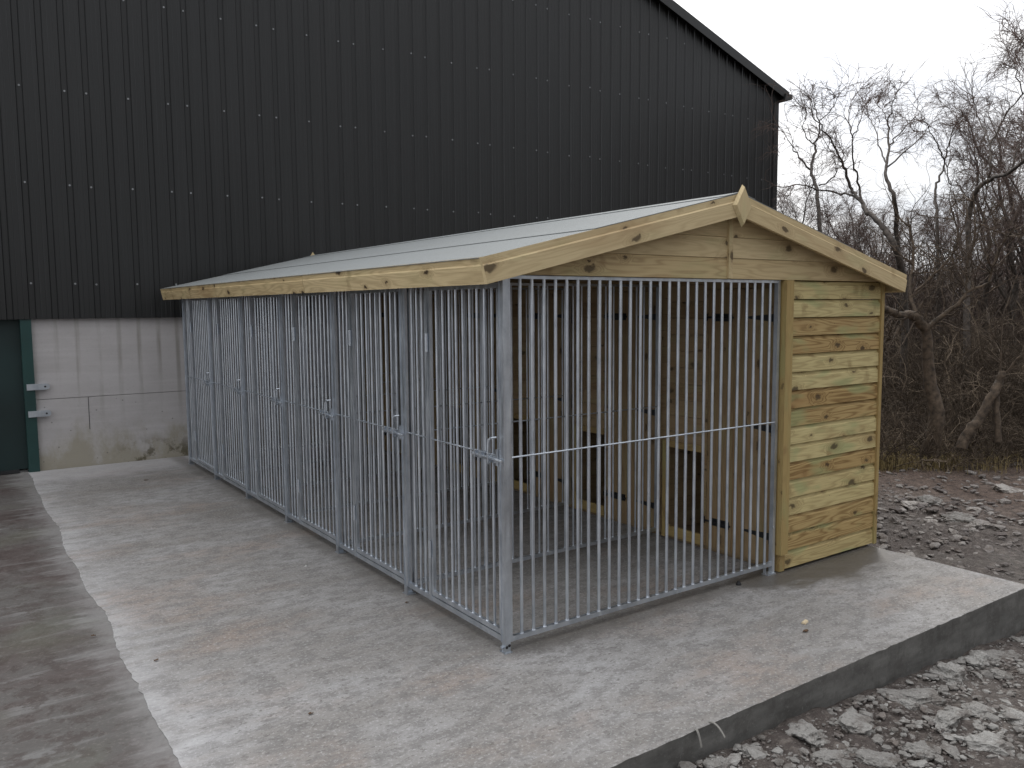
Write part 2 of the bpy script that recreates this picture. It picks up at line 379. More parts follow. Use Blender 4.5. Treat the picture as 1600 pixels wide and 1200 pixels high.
def stone_mat(name, lo, hi, dirt):
    m = M_(name, .88, 0, .3); p = m.pos(); t = m.n('ShaderNodeAttribute', attribute_name='tint').outputs['Fac']
    a = m.noise(p, 9, 6, .7); f = m.noise(p, 55, 5, .75)
    c = m.mix(t, lo, hi); c = m.mix(m.math('MULTIPLY', m.sm(a, .46, .62), .65), c, dirt)
    c = m.mix(m.math('MULTIPLY', m.sm(f, .55, .7), .45), c, tuple(min(1, x*1.5) for x in hi))
    c = m.mix(m.math('MULTIPLY', m.sm(f, .45, .3), .5), c, tuple(x*.45 for x in dirt)); m.col(c)
    m.bump(m.math('ADD', a, f), .7, .02); return m.m
M['chunk'] = stone_mat('broken_concrete', (.18, .168, .155), (.37, .36, .34), (.10, .082, .07))
M['stone'] = stone_mat('loose_stone', (.10, .085, .08), (.36, .335, .31), (.12, .095, .08))

def clad_mat():
    m = M_('anthracite_cladding', .42, 0, .62); n1 = m.noise(m.pos((.6, 1, .25)), 1.6, 5, .6); f = m.noise(m.pos((60, 1, .6)), 1, 3, .6)
    c = m.ramp(n1, [(.3, (.0050, .0056, .0058)), (.7, (.0105, .0112, .0115))])
    c = m.mix(m.math('MULTIPLY', m.sm(f, .5, .75), .3), c, (.03, .0315, .033))
    s = m.noise(m.pos((9, 1, 22)), 1, 4, .7, 1.2); c = m.mix(m.math('MULTIPLY', m.sm(s, .70, .78), .35), c, (.12, .12, .12))
    m.col(c); m.rough(m.ramp(n1, [(.3, .36), (.7, .5)])); return m.m
M['clad'] = clad_mat()
def wall_mat():
    m = M_('precast_concrete', .85, 0, .35); sp = m.n('ShaderNodeSeparateXYZ'); m.lk(m.pos(), sp.inputs[0]); X, Y, Z = sp.outputs
    a = m.noise(m.pos((.8, 1, 1.2)), 1.4, 6, .6); bd = m.noise(m.pos((.5, 1, 14)), 1.3, 4, .6); f = m.noise(m.pos(), 40, 4, .7)
    c = m.ramp(a, [(.3, (.42, .40, .395)), (.7, (.53, .51, .51))])
    c = m.mix(m.math('MULTIPLY', m.sm(bd, .45, .65), .25), c, (.60, .58, .58))
    # run-off streaks below the cladding ribs, strongest at the top
    fx = m.math('FRACT', m.math('DIVIDE', m.math('ADD', X, 1.36+.1018), .2036))
    st = m.math('SUBTRACT', 1, m.sm(m.math('ABSOLUTE', m.math('SUBTRACT', fx, .5)), .04, .17))
    nr = m.noise(m.pos((3, 1, .35)), 1.7, 4, .6)
    st = m.math('MULTIPLY', st, m.sm(nr, .40, .62)); st = m.math('MULTIPLY', st, m.sm(Z, .2, 1.3))
    c = m.mix(m.math('MULTIPLY', st, .55), c, (.17, .155, .115))
    n3 = m.noise(m.pos((2.2, 1, 1.1)), 2.0, 5, .65)
    lo = m.math('SUBTRACT', 1, m.sm(m.math('ADD', Z, m.math('MULTIPLY', m.math('SUBTRACT', n3, .5), 1.1)), .05, .46))
    c = m.mix(m.math('MULTIPLY', lo, .65), c, (.27, .24, .15))
    n4 = m.noise(m.pos((3, 1, 3)), 2.5, 6, .7)
    l2 = m.math('MULTIPLY', m.sm(n4, .48, .6), m.math('SUBTRACT', 1, m.sm(Z, .05, .32))); l2 = m.math('MULTIPLY', l2, m.sm(X, -.75, -.35))
    c = m.mix(m.math('MULTIPLY', l2, .8), c, (.085, .07, .035))
    pt = m.vor(m.pos(), 11).outputs['Distance']; ph = m.math('MULTIPLY', m.math('SUBTRACT', 1, m.sm(pt, .06, .12)), m.math('SUBTRACT', 1, m.sm(Z, .74, .76)))
    c = m.mix(m.math('MULTIPLY', ph, .6), c, (.13, .12, .11))
    c = m.mix(m.math('MULTIPLY', m.sm(f, .55, .7), .2), c, (.25, .24, .235))
    m.col(c); m.bump(m.math('ADD', f, bd), .2, .006); return m.m
M['wall'] = wall_mat()

# ------------------------------------------------------------------ ground, yard, slab
def gz(x, y):
    z = -0.13-0.13*min(1, max(0, (x-.3)/2.6))
    if x > 3.1: z = -0.26+.03*min(1, (x-3.1)/3)
    z += mn.noise((x*.35, y*.35, 3))*.06*min(1, max(0, (x-3)/3))
    if x > 8: z += min(1.2, (x-8)*.02) + .0
    return z
def grid_axis(lo, hi, f0, f1, fine, mid0, mid1, mid):
    a = []; x = lo
    while x < hi:
        a.append(x)
        if f0 <= x < f1: x += fine
        elif mid0 <= x < mid1: x += mid
        else: x += max(1.0, min(abs(x-mid0), abs(x-mid1))*.35)
    a.append(hi); return a
gx = grid_axis(-300, 400, -.5, 5.5, .035, -3, 15, .11)
gy = grid_axis(-300, 400, -2.6, 2.2, .035, -5, 9, .11)
V = []
for y in gy:
    for x in gx:
        inside = (x < 3.06 and y > -1.0) or x < -1.4
        if inside and x > -3 and y < 9: z = -.34
        elif inside: z = -.06 if x < -3 or y > 9 else -.34
        else:
            z = gz(x, y)
            if -3 < x < 15 and -5 < y < 9:
                z += mn.fractal((x*2.2, y*2.2, 0), 1.0, 2.1, 4)*.030
                z += abs(mn.noise((x*7, y*7, 5)))*.035
        V.append((x, y, z))
nx = len(gx); ny = len(gy)
ii, jj = np.meshgrid(np.arange(nx-1), np.arange(ny-1)); b = (jj*nx+ii).ravel()
F = np.stack([b, b+1, b+nx+1, b+nx], 1)
tag(np_mesh('ground', V, F, M['ground'], None, True), kind='structure')

def edge(x0, y0, x1, y1, step, amp, seed, lowf=0):
    n = max(2, int(math.hypot(x1-x0, y1-y0)/step)); o = []
    dx, dy = x1-x0, y1-y0; l = math.hypot(dx, dy); nxn, nyn = -dy/l, dx/l
    for i in range(n):
        t = i/n; s = t*l; k = mn.noise((s*14, seed, 0))*amp+mn.noise((s*55, seed, 2))*amp*.5+mn.noise((s*1.3, seed, 9))*lowf
        o.append((x0+dx*t+nxn*k, y0+dy*t+nyn*k))
    return o
per = (edge(-1.62, -1.04, 3.11, -1.04, .025, .008, 1) + edge(3.11, -1.04, 3.11, 6.69, .05, .006, 2) +
       edge(3.11, 6.69, -1.50, 6.69, 1, 0, 3) + edge(-1.49, 6.69, -1.55, -1.04, .04, .014, 4, .045))
mb = MB(); TH = .005
n = len(per)
cx, cy = .8, 2.5
mb.face([(x, y, 0) for x, y in [(cx+(px-cx)*(1-.0018), cy+(py-cy)*(1-.0018)) for px, py in per]])
rim = [(cx+(px-cx)*(1-.0018), cy+(py-cy)*(1-.0018)) for px, py in per]
for i in range(n):
    j = (i+1) % n
    zi = mn.noise((per[i][0]*9, per[i][1]*9, 1))*.001-.002; zj = mn.noise((per[j][0]*9, per[j][1]*9, 1))*.001-.002
    mb.face([(*per[i], zi), (*per[j], zj), (*rim[j], 0), (*rim[i], 0)])
    mb.face([(*per[i], -.42), (*per[j], -.42), (*per[j], zj), (*per[i], zi)])
tag(mb.build('concrete_slab', M['slab']), kind='structure')
mb = MB()
mb.face([(-28, -12, -.0048), (-1.2, -12, -.0048), (-1.2, 6.9, -.0048), (-28, 6.9, -.0048)])
yd = mb
yd.face([(-1.2, -12, -.4), (-1.2, 6.9, -.4), (-1.2, 6.9, -.0048), (-1.2, -12, -.0048)])
tag(yd.build('old_concrete_yard', M['yard']), kind='structure')

# ------------------------------------------------------------------ barn
barn = empty('steel_barn', (4, 6.7, 0))
tag(barn, 'large dark steel clad barn with a pale concrete base wall behind the kennels', 'barn')
def bl(o): o.location = Vector(o.location)-Vector((4, 6.7, 0)); return o
RX0, RXR = .65, 10.65
def rz(x): return 5.50+.338*(10.67-x) if x > RX0 else 5.50+.338*(10.67-(2*RX0-x))
xs = []; PT = .20357; k0 = -40
yf, yb_ = 6.64, 6.654
pts = []
for k in range(-40, 62):
    xc = -1.358+k*PT
    for dx, yy in ((-.034, yf), (-.024, yb_), (.024, yb_), (.034, yf)): pts.append((xc+dx, yy))
    pc = xc+PT/2
    for dx in (-.026, .026): pts += [(pc+dx-.004, yf), (pc+dx, yf+.0025), (pc+dx+.004, yf)]
pts = [p for p in pts if -9.3 < p[0] < 10.6]
pts = [(-9.35, yf)]+pts+[(10.63, yf)]
mb = MB()
for (x0, y0), (x1, y1) in zip(pts[:-1], pts[1:]):
    mb.face([(x0, y0, 1.6), (x1, y1, 1.6), (x1, y1, rz(x1)), (x0, y0, rz(x0))])
mb.face([(-9.35, 6.9, 1.62), (10.6, 6.9, 1.62), (10.6, yf+.03, 1.62), (-9.35, yf+.03, 1.62)])
bl(mb.build('wall_cladding', M['clad'], barn))
mb = MB()      # side return and back
mb.box((10.60, 6.67, 1.6), (10.64, 32, 5.5)); bl(mb.build('side_cladding', M['clad'], barn))
mb = MB(); mb.box((-9.35, 6.67, 1.6), (-9.31, 32, 5.5)); bl(mb.build('side_cladding', M['clad'], barn))
mb = MB(); mb.box((-9.30, 31.9, 0), (10.59, 31.96, 5.5)); bl(mb.build('side_cladding', M['clad'], barn))
mb = MB()
mb.box((10.60, 6.70, 0), (10.63, 32, 1.6)); mb.box((-9.35, 6.7, 0), (-9.31, 32, 1.6))
mb.box((-1.375, 6.695, -.4), (10.62, 6.90, .752)); mb.box((-1.375, 6.697, .758), (10.62, 6.90, 1.66)); mb.box((-1.37, 6.72, .75), (10.6, 6.88, .76))
mb.box((-9.35, 6.695, -.4), (-5.2, 6.9, 1.66))
bl(mb.build('concrete_base_wall', M['wall'], barn))
# joint line crack in the lower unit
mb = MB(); mb.box((-.885, 6.691, .40), (-.880, 6.694, .751)); bl(mb.build('panel_joint', M['dark'], barn))
mb = MB()
for s in (1, -1):
    x0, z0 = RX0, rz(RX0)+.01; x1 = RX0+s*10.2; z1 = 5.50+.338*(10.67-10.85)+.01
    e = MB
    P = [(x0, 6.56, z0), (x1, 6.56, z1), (x1, 32.2, z1), (x0, 32.2, z0)]
    Q = [(x, y, z+.09) for x, y, z in P]
    if s < 0: P = P[::-1]; Q = Q[::-1]
    mb.face(P); mb.face(Q[::-1])
    for i in range(4):
        j = (i+1) % 4; mb.face([P[i], Q[i], Q[j], P[j]])
bl(mb.build('barn_roof', M['clad'], barn))
mb = MB()
sl_ = math.atan(.338); c_, s_ = math.cos(sl_), math.sin(sl_)
for s in (1, -1):
    mb.ext([(-.05, 0), (.10, 0), (.10, -.02), (-.05, -.02)], (RX0, 6.55, rz(RX0)), (s*c_, 0, -s_), (s*s_, 0, c_), (0, 1, 0), 10.15/c_, bid=0, tint=.5)
bl(mb.build('verge_trim', M['clad'], barn))
mb = MB(); mb.box((10.53, 6.625, 1.58), (10.66, 6.637, 5.52)); mb.box((10.648, 6.637, 1.58), (10.66, 6.80, 5.52))
bl(mb.build('corner_trim', M['clad'], barn))
mb = MB()
gp = [(-.04, -.03), (.05, -.03), (.10, -.005), (.15, .0), (.18, .03), (.185, .085), (.16, .10), (.0, .10)]
mb.ext(gp, (10.70, 6.50, 5.41), (0, 1, 0), (1, 0, 0), (0, 0, 1), 25.5, bid=0, tint=.5)
bl(mb.build('gutter', M['clad'], barn))
mb = MB()
for zi, z in enumerate((1.972, 3.0, 3.96, 4.985, 6.0, 7.0)):
    for k in range(-20, 60):
        if k % 5 not in (0, 2, 3): continue
        x = -1.358+k*PT
        if x > 10.4 or z > rz(x)-.3 or x < -9: continue
        mb.cyl((x, yb_-.006, z+mn.noise((x*3, z, 0))*.03), (x, yb_+.001, z+mn.noise((x*3, z, 0))*.03), .0105, 8)
o = bl(mb.build('fixing_screws', simple('zinc_screw', (.28, .29, .30), .4, .2), barn)); o['kind'] = 'stuff'
# green sliding door
mb = MB(); mb.box((-1.478, 6.655, .0), (-1.378, 6.74, 1.598))
fr = bl(mb.build('door_frame', M['green'], barn))
mb = MB(); mb.box((-5.2, 6.75, .03), (-1.478, 6.79, 1.66))
for k in range(12): mb.box((-5.1+k*.3, 6.742, .03), (-5.07+k*.3, 6.751, 1.66))
bl(mb.build('steel_door', M['greendark'], barn))
mb = MB(); mb.box((-5.2, 6.70, .0), (-1.56, 6.8, .03)); bl(mb.build('door_sill', M['dark'], barn))
for z in (.895, .612):
    mb = MB(); mb.box((-1.455, 6.640, z-.032), (-1.275, 6.650, z+.032)); mb.cyl((-1.275, 6.6402, z), (-1.275, 6.6498, z), .0318, 18); mb.box((-1.40, 6.636, z-.030), (-1.385, 6.640, z+.030))
    mb.box((-1.37, 6.650, z-.026), (-1.27, 6.695, z+.026))
    h = bl(mb.build('door_bracket', M['galv'], barn))
    mb = MB(); mb.cyl((-1.288, 6.634, z), (-1.288, 6.6405, z), .010, 10); b2 = bl(mb.build('bolt', M['dark'], h)); b2.location = (0, 0, 0)
    h.location = Vector((-4, -6.7, 0))

# ------------------------------------------------------------------ kennel block
K = empty('dog_kennel_block', (0, 0, 0))
tag(K, 'long timber dog kennel block with six galvanised barred runs and a felt apex roof', 'kennel')
WR, LX, HP = 1.015, 2.04, 1.84
NB = 27
def tube_box(mb, lo, hi): mb.box(lo, hi)
# corner post and intermediate posts (front row, x = 0 .. 0.04)
def foot_mb():
    mb = MB(); mb.box((-.004, .002, 0), (.052, .062, .006)); mb.box((-.004, .002, .006), (.0, .040, .055))
    mb.box((.003, .042, .006), (.050, .047, .040)); mb.cyl((.025, .052, .006), (.025, .052, .026), .009, 6); return mb
def post_mb():
    mb = MB(); mb.box((.002, .000, .035), (.026, .040, HP)); mb.box((-.003, .038, .06), (.004, .041, HP-.01)); return mb
post = post_mb().build('post', M['galv'], K); ft = kid(post, foot_mb().build('foot', M['galv'], post)); post.location = (0, WR, 0)
for i in range(2, 7): copy_part(post, K, (0, WR*(i-1), 0))
mb = MB(); mb.box((.0, .0, .0), (.030, .032, HP)); mb.box((-.003, .032, .05), (.004, .036, HP))
cp = mb.build('corner_post', M['galv'], K)
for x, z in ((.007, .032), (.022, .038)):
    mb = MB(); mb.cyl((x, -.003, z), (x, .002, z), .0075, 8); mb.build('bolt_hole', M['dark'], cp)
mb = MB(); mb.box((-.006, -.005, 0), (.038, .044, .006)); mb.cyl((-.012, .022, .03), (0, .022, .03), .008, 6); mb.build('foot', M['galv'], cp)

# front modules
P = .0655
G0, G1 = .037, .037+10*P+.040        # gate from y=.047
D0 = G1+.004; D1 = D0+.030            # divider upright
def bars_mb(ys, x, z0, z1, r=.0074, along='y'):
    mb = MB()
    for y in ys:
        jt = rnd.uniform(-.0012, .0012)
        a = (x, y+jt, z0) if along == 'y' else (y+jt, x, z0); b_ = (x, y-jt, z1) if along == 'y' else (y-jt, x, z1)
        mb.cyl(a, b_, r, 10, None, False)
        c2 = (x-.0, y+jt, z0+.006) if along == 'y' else (y+jt, x, z0+.006)
        mb.cyl(a, c2, r*1.35, 8, r, False)
    return mb
def rod_mb(a, b, r=.0042):
    mb = MB(); mb.cyl(a, b, r, 6); n_ = int(np.linalg.norm(np.array(b)-np.array(a))/.0235)
    for i in range(n_):
        t = (i+.5)/n_; c = np.array(a)*(1-t)+np.array(b)*t; d = (np.array(b)-np.array(a))/np.linalg.norm(np.array(b)-np.array(a))*.003
        mb.cyl(c-d, c+d, r*1.25, 6, None, True)
    return mb
RZ = .972
mb = MB()
mb.box((.003, D0, .05), (.024, D1, HP)); 
mb.box((.006, .0365, .05), (.030, WR, .078)); mb.box((.006, .0365, HP-.026), (.030, D0, HP)); mb.box((.006, D1, HP-.026), (.034, WR, HP))
mb.box((.008, WR-.004, .078), (.026, WR+.001, HP-.026))
fix = mb.build('fixed_panel', M['galv'], K)
ys = [D1+(WR-.01-D1)*(i+1)/4 for i in range(3)]
kid(fix, bars_mb(ys, .020, .076, HP-.02).build('bars', M['galv'], fix))
kid(fix, rod_mb((.013, D1-.004, RZ), (.013, WR+.004, RZ)).build('cross_rod', M['galv'], fix))
mb = MB(); f0, f1 = G0+.003, G1
mb.box((.004, f0, .086), (.022, f0+.018, HP-.034)); mb.box((.004, f1-.018, .086), (.022, f1, HP-.034))
mb.box((.004, f0+.018, .086), (.024, f1-.018, .111)); mb.box((.004, f0+.018, HP-.059), (.024, f1-.018, HP-.034))
for z in (.35, 1.5): mb.cyl((-.004, f1+.002, z-.05), (-.004, f1+.002, z+.05), .008, 8)
gate = mb.build('barred_gate', M['galv'], K)
ys = [f0+.009+(f1-f0-.018)*(i+1)/10 for i in range(9)]
kid(gate, bars_mb(ys, .015, .109, HP-.055).build('bars', M['galv'], gate))
kid(gate, rod_mb((.008, f0+.02, RZ), (.008, f1-.02, RZ)).build('cross_rod', M['galv'], gate))
mb = MB()
mb.box((-.006, .165, RZ-.028), (-.001, .255, RZ+.010)); mb.box((-.006, .055, RZ-.036), (-.001, .145, RZ-.002))
mb.box((-.020, .175, RZ-.022), (-.006, .195, RZ+.006)); mb.box((-.020, .225, RZ-.022), (-.006, .240, RZ+.006))
mb.box((-.022, .100, RZ-.034), (-.006, .116, RZ-.006))
mb.cyl((-.014, .0, RZ-.016), (-.014, .262, RZ-.010), .0068, 8)
mb.path([(-.014, .098, RZ-.03), (-.030, .094, RZ-.036), (-.036, .088, RZ+.01), (-.036, .082, RZ+.078), (-.030, .066, RZ+.092), (-.008, .052, RZ+.094)], .0052, 7)
mb.box((-.012, .040, RZ-.045), (-.002, .056, RZ+.035))
kid(gate, mb.build('bolt_latch', M['galv'], gate))
for i in range(1, 6):
    copy_part(fix, K, (0, WR*i, 0)); copy_part(gate, K, (0, WR*i, 0))

# end panel (gable side) and cross partitions
def xpanel(name, x0, x1, y0, first=True):
    mb = MB(); 
    mb.box((x0, y0, .050), (x0+.018, y0+.022, HP)); mb.box((x1-.024, y0-.002, .0 if first else .05), (x1, y0+.026, HP))
    mb.box((x0+.018, y0, .052), (x1-.024, y0+.022, .076)); mb.box((x0+.018, y0, HP-.016), (x1-.024, y0+.022, HP))
    o = mb.build(name, M['galv'], K)
    xs_ = [x0+.009+(x1-x0-.021)*(i+1)/(NB+1) for i in range(NB)]
    kid(o, bars_mb(xs_, y0+.011, .074, HP-.012, .0086 if first else .0066, 'x').build('bars', M['galv'], o))
    kid(o, rod_mb((x0+.02, y0+.002, RZ-.005), (x1-.02, y0+.002, RZ-.005)).build('cross_rod', M['galv'], o))
    return o
ep = xpanel('end_panel', .0305, 2.066, .008)
for z in (.30, .95, 1.6):
    mb = MB(); mb.cyl((2.045, .0, z), (2.045, .008, z), .009, 6); mb.build('bolt', M['galv'], ep)
mb = MB(); mb.box((1.99, -.004, 0), (2.068, .045, .007)); mb.box((1.985, .010, .007), (1.99, .03, .055)); mb.build('foot', M['galv'], ep)
pp = xpanel('partition_panel', .046, 2.066, WR+.008, False)
for i in range(2, 7): copy_part(pp, K, (0, WR*(i-1), 0))

# cabin front wall (plane x = 2.10) with pop hole and door, per run
def frame_run(i):
    o = i*WR; y0, y1 = o+.03, o+WR+.028 if i < 5 else o+WR
    return o, y0, y1
def hboards(mb, x, y0, y1, z0, z1, pitch=.115, th=.014, axis=1, skip=None):
    z = z0
    while z < z1-.01:
        h = min(pitch-.003, z1-z)
        mb.board((x, y0, z), (x+th, y1, z+h), axis); z += pitch
mb = MB(); X0 = 2.10
ph0, ph1, pz0, pz1 = .640, .965, .105, .68
dr0, dr1 = .050, .600
hboards(mb, X0, dr1+.006, ph0, .02, 1.9); hboards(mb, X0, ph1, WR+.028, .02, 1.9)
hboards(mb, X0, ph0, ph1, .02, pz0, .085); hboards(mb, X0, ph0, ph1, pz1+.003, 1.9)
hboards(mb, X0, .03, dr1+.006, 1.80, 1.9, .1)
mb.board((X0-.0, .028, .02), (X0+.03, dr0-.003, 1.80), 2)
cw = mb.build('cabin_wall', M['inner'], K)
mb = MB()
mb.board((X0-.018, ph1-.0, pz0-.09), (X0-.001, ph1+.045, pz1+.045), 2, tint=.2)
mb.board((X0-.018, ph0, pz0-.075), (X0-.001, ph1, pz0), 1, tint=.2)
mb.board((X0-.016, ph0, pz1), (X0-.001, ph1, pz1+.045), 1, tint=.9)
kid(cw, mb.build('pop_hole_frame', M['trim'], cw))
mb = MB()
for k in range(5):
    a = dr0+(dr1-dr0)*k/5; mb.board((X0-.004, a+.0015, .035), (X0+.016, a+(dr1-dr0)/5-.0015, 1.795), 2)
dr = mb.build('cabin_door', M['inner'], K)
for z in (1.61, .91, .215):
    mb = MB()
    mb.box((X0-.010, dr0-.018, z-.055), (X0-.005, dr0+.012, z+.055)); mb.cyl((X0-.012, dr0+.014, z-.045), (X0-.012, dr0+.014, z+.045), .007, 8)
    mb.face([(X0-.00485, dr0+.012, z-.026), (X0-.00485, dr0+.012, z+.026), (X0-.00485, dr0+.225, z+.009), (X0-.00485, dr0+.225, z-.0048)][::-1])
    mb.face([(X0-.00485, dr0+.012, z+.026), (X0-.0045, dr0+.012, z+.026), (X0-.0045, dr0+.225, z+.009), (X0-.00485, dr0+.225, z+.009)])
    mb.face([(X0-.00485, dr0+.012, z-.026), (X0-.0045, dr0+.012, z-.026), (X0-.0045, dr0+.225, z-.0048), (X0-.00485, dr0+.225, z-.0048)])
    kid(dr, mb.build('strap_hinge', M['black'], dr))
for z in (1.61, .215):
    mb = MB()
    mb.box((X0-.0048, .40, z-.026), (X0-.0045, .56, z+.026)); mb.cyl((X0-.016, .385, z), (X0-.016, .635, z), .007, 8)
    for y in (.41, .475, .545): mb.box((X0-.024, y-.008, z-.018), (X0-.0048, y+.008, z+.018))
    mb.box((X0-.0048, .612, z-.024), (X0-.0035, .640, z+.024)); mb.box((X0-.024, .618, z-.014), (X0-.0048, .634, z+.014))
    kid(dr, mb.build('tower_bolt', M['black'], dr))
for i in range(1, 6): copy_part(cw, K, (0, WR*i, 0)); copy_part(dr, K, (0, WR*i, 0))

# cladding profile
SH = [(0, 0), (0, .022), (.084, .019), (.091, .010), (.1095, .002), (.1095, 0)]
# timber end of the cabin
BX0, BX1, BP = 2.148, 3.128, .1139
tints = [.25, .1, .7, .85, .15, .1, .98, .8, .1, .15, .9, .3, .25, .75, .8, .4]
mb = MB()
for k in range(16):
    z = .018+k*BP
    mb.ext(SH, (BX0, .012, z), (1, 0, 0), (0, 0, 1), (0, -1, 0), BX1-BX0, bid=17.3+k*2.77, tint=tints[15-k])
we = mb.build('end_wall_cladding', M['wood'], K)
mb = MB(); mb.board((BX0-.066, -.028, .118), (BX0+.003, .02, 1.841), 2, bid=4.4, tint=.35)
mb.build('corner_trim', M['trim'], K)
mb = MB(); mb.board((BX0-.050, -.008, .005), (BX0-.002, .03, .116), 2, bid=8.4, tint=.8); mb.build('bottom_block', M['trim'], K)
mb = MB(); mb.board((BX1+.001, -.020, .012), (BX1+.032, .03, 1.841), 2, bid=6.4, tint=.5); mb.build('corner_trim', M['trim'], K)
mb = MB()
for k in range(3): mb.board((2.12+k*.45, .02, -.0), (2.2+k*.45, 6.08, .017), 1)
mb.board((2.1, .02, .019), (3.12, 6.08, .034), 1)
mb.build('cabin_floor', M['ply'], K)
# nails
mb = MB()
for k in range(16):
    for x in (BX0+.022, BX1-.025, BX0+.46):
        for dz in (.025, .07): mb.cyl((x+rnd.uniform(-.004, .004), -.0075, .018+k*BP+dz), (x, -.001, .018+k*BP+dz), .0032, 6)
o = mb.build('nail_heads', M['black'], we); o['kind'] = 'stuff'
# rear and far walls, cabin partitions
mb = MB()
for k in range(16):
    mb.ext(SH, (3.140, .03, .018+k*BP), (0, 1, 0), (0, 0, 1), (1, 0, 0), 6.04)
mb.build('rear_wall_cladding', M['wood'], K)
mb = MB()
for k in range(16):
    mb.ext(SH, (2.10, 6.095, .018+k*BP), (1, 0, 0), (0, 0, 1), (0, 1, 0), 1.04)
mb.build('far_wall_cladding', M['wood'], K)
for i in range(1, 6):
    mb = MB()
    for k in range(16): mb.board((2.116, i*WR+.01, .04+k*.115), (3.138, i*WR+.024, .04+k*.115+.112), 0)
    mb.build('cabin_partition', M['inner'], K)

# roof geometry
AX, AZ = 1.55, 2.313
EL = (-.185, 1.911); ER = (3.285, 1.889)
def slope(E):
    dx, dz = AX-E[0], AZ-E[1]; l = math.hypot(dx, dz); return np.array([dx/l, 0, dz/l]), l
sL, lL = slope(EL); sR, lR = slope(ER)
nL = np.array([-sL[2], 0, sL[0]]); nR = np.array([-sR[2], 0, sR[0]]); nR = nR if nR[2] > 0 else -nR
YF, YE = -.088, 6.262
DB = .1215
BG = [(0, 0), (0, .021), (.082, .021), (.089, .013), (DB, .013), (DB, 0)]
# decks and felt: profile in (along slope a, normal b), extruded along y
def roof_side(E, s, n_, l, name_l):
    org = np.array([E[0], YF, E[1]])
    mb = MB(); a1 = l-.012; 
    for q in range(9):
        w0 = .012+q*(a1-.02)/9; w1 = .012+(q+1)*(a1-.02)/9-.002
        mb.ext([(w0, -.016), (w1, -.016), (w1, -.004), (w0, -.004)], org, (0, 1, 0), s, n_, YE-YF)
    d = mb.build('roof_deck', M['ply'], K)
    mb = MB()
    prof = [(.002, -.0035), (l*.40, -.0035), (l*.40, .0), (.002, .0)]
    mb.ext(prof, org+np.array([0, -.012, 0]), (0, 1, 0), s, n_, YE-YF+.024, bid=0, tint=.5)
    prof = [(l*.385, .0012), (l-.004, .0012), (l-.004, .0045), (l*.385, .0045)]
    mb.ext(prof, org+np.array([0, -.012, 0]), (0, 1, 0), s, n_, YE-YF+.024, bid=0, tint=.5)
    prof = [(l-.13, .0055), (l+.001, .0055), (l+.001, .009), (l-.13, .009)]
    mb.ext(prof, org+np.array([0, -.012, 0]), (0, 1, 0), s, n_, YE-YF+.024, bid=0, tint=.5)
    kid(d, mb.build('felt_covering', M['felt'], d))
roof_side(EL, sL, nL, lL, 'l'); roof_side(ER, sR, nR, lR, 'r')
# rafters / purlins under the deck
for E, s, n_, l in ((EL, sL, nL, lL), (ER, sR, nR, lR)):
    for a in (.25, l*.55, l-.09):
        o = np.array([E[0], .03, E[1]])+s*a-n_*.062
        mb = MB(); mb.ext([(0, 0), (.03, 0), (.03, .045), (0, .045)], o, (0, 1, 0), s, n_, 6.05); mb.build('purlin', M['ply'], K)
mb = MB(); mb.board((.005, .043, HP+.003), (.035, 6.08, HP+.05), 1); mb.build('wall_plate', M['ply'], K)
mb = MB(); mb.board((2.085, .03, 1.905), (2.12, 6.08, 1.95), 1); mb.build('wall_plate', M['ply'], K)
# bargeboards
def barge(E, s, n_, l, y, out, cut):
    """board under the roof plane, top edge on the plane E->apex"""
    mb = MB(); org = np.array([E[0], y, E[1]])-n_*DB
    # vertical cut at apex: along-u shift k1 * a
    k = s[2]/abs(s[0])
    base = l-k*DB
    mb.ext(BG, org, s, n_, (0, out, 0), base-.003, k1=k, bid=rnd.random()*50, tint=rnd.uniform(.1, .5))
    return mb.build('bargeboard', M['barge'], K)
barge(EL, sL, nL, lL, YF, -1, 1); barge(ER, sR, nR, lR, YF, -1, 1)
barge(EL, sL, nL, lL, YE, 1, 1); barge(ER, sR, nR, lR, YE, 1, 1)
# fascia boards along the eaves
for E, s, n_ in ((EL, sL, nL), (ER, sR, nR)):
    cuts = [YF-.001, 2.105, 4.2, YE]
    for a, b_ in zip(cuts[:-1], cuts[1:]):
        mb = MB(); org = np.array([E[0], a+.0015, E[1]])-n_*DB+s*.021
        mb.ext(BG, org, (0, 1, 0), n_, -s, b_-a-.003, tint=rnd.uniform(.0, .6))
        mb.build('fascia_board', M['fascia'], K)
# finials
FA = [(0, -.118), (.078, .0), (0, .118), (-.078, .0)]
for y, o_ in ((YF-.022, -1), (YE+.022, 1)):
    mb = MB(); cz = 2.244
    f = [(AX+a, y, cz+b_) for a, b_ in FA]; g_ = [(AX+a*.80, y+o_*.020, cz+b_*.86) for a, b_ in FA]
    uv = lambda P_: [(3+p[2], 5+p[0]) for p in P_]
    if o_ < 0: mb.face(g_, uv(g_), .4)
    else: mb.face(g_[::-1], uv(g_[::-1]), .4)
    # raised ridge slice down the upper left, as on a shiplap offcut
    for i in range(4):
        j = (i+1) % 4; q = [f[i], f[j], g_[j], g_[i]]
        if o_ > 0: q = q[::-1]
        mb.face(q, uv(q), .4)
    mb.face((f if o_ > 0 else f[::-1]), uv(f), .4)
    mb.build('finial', M['barge'], K)
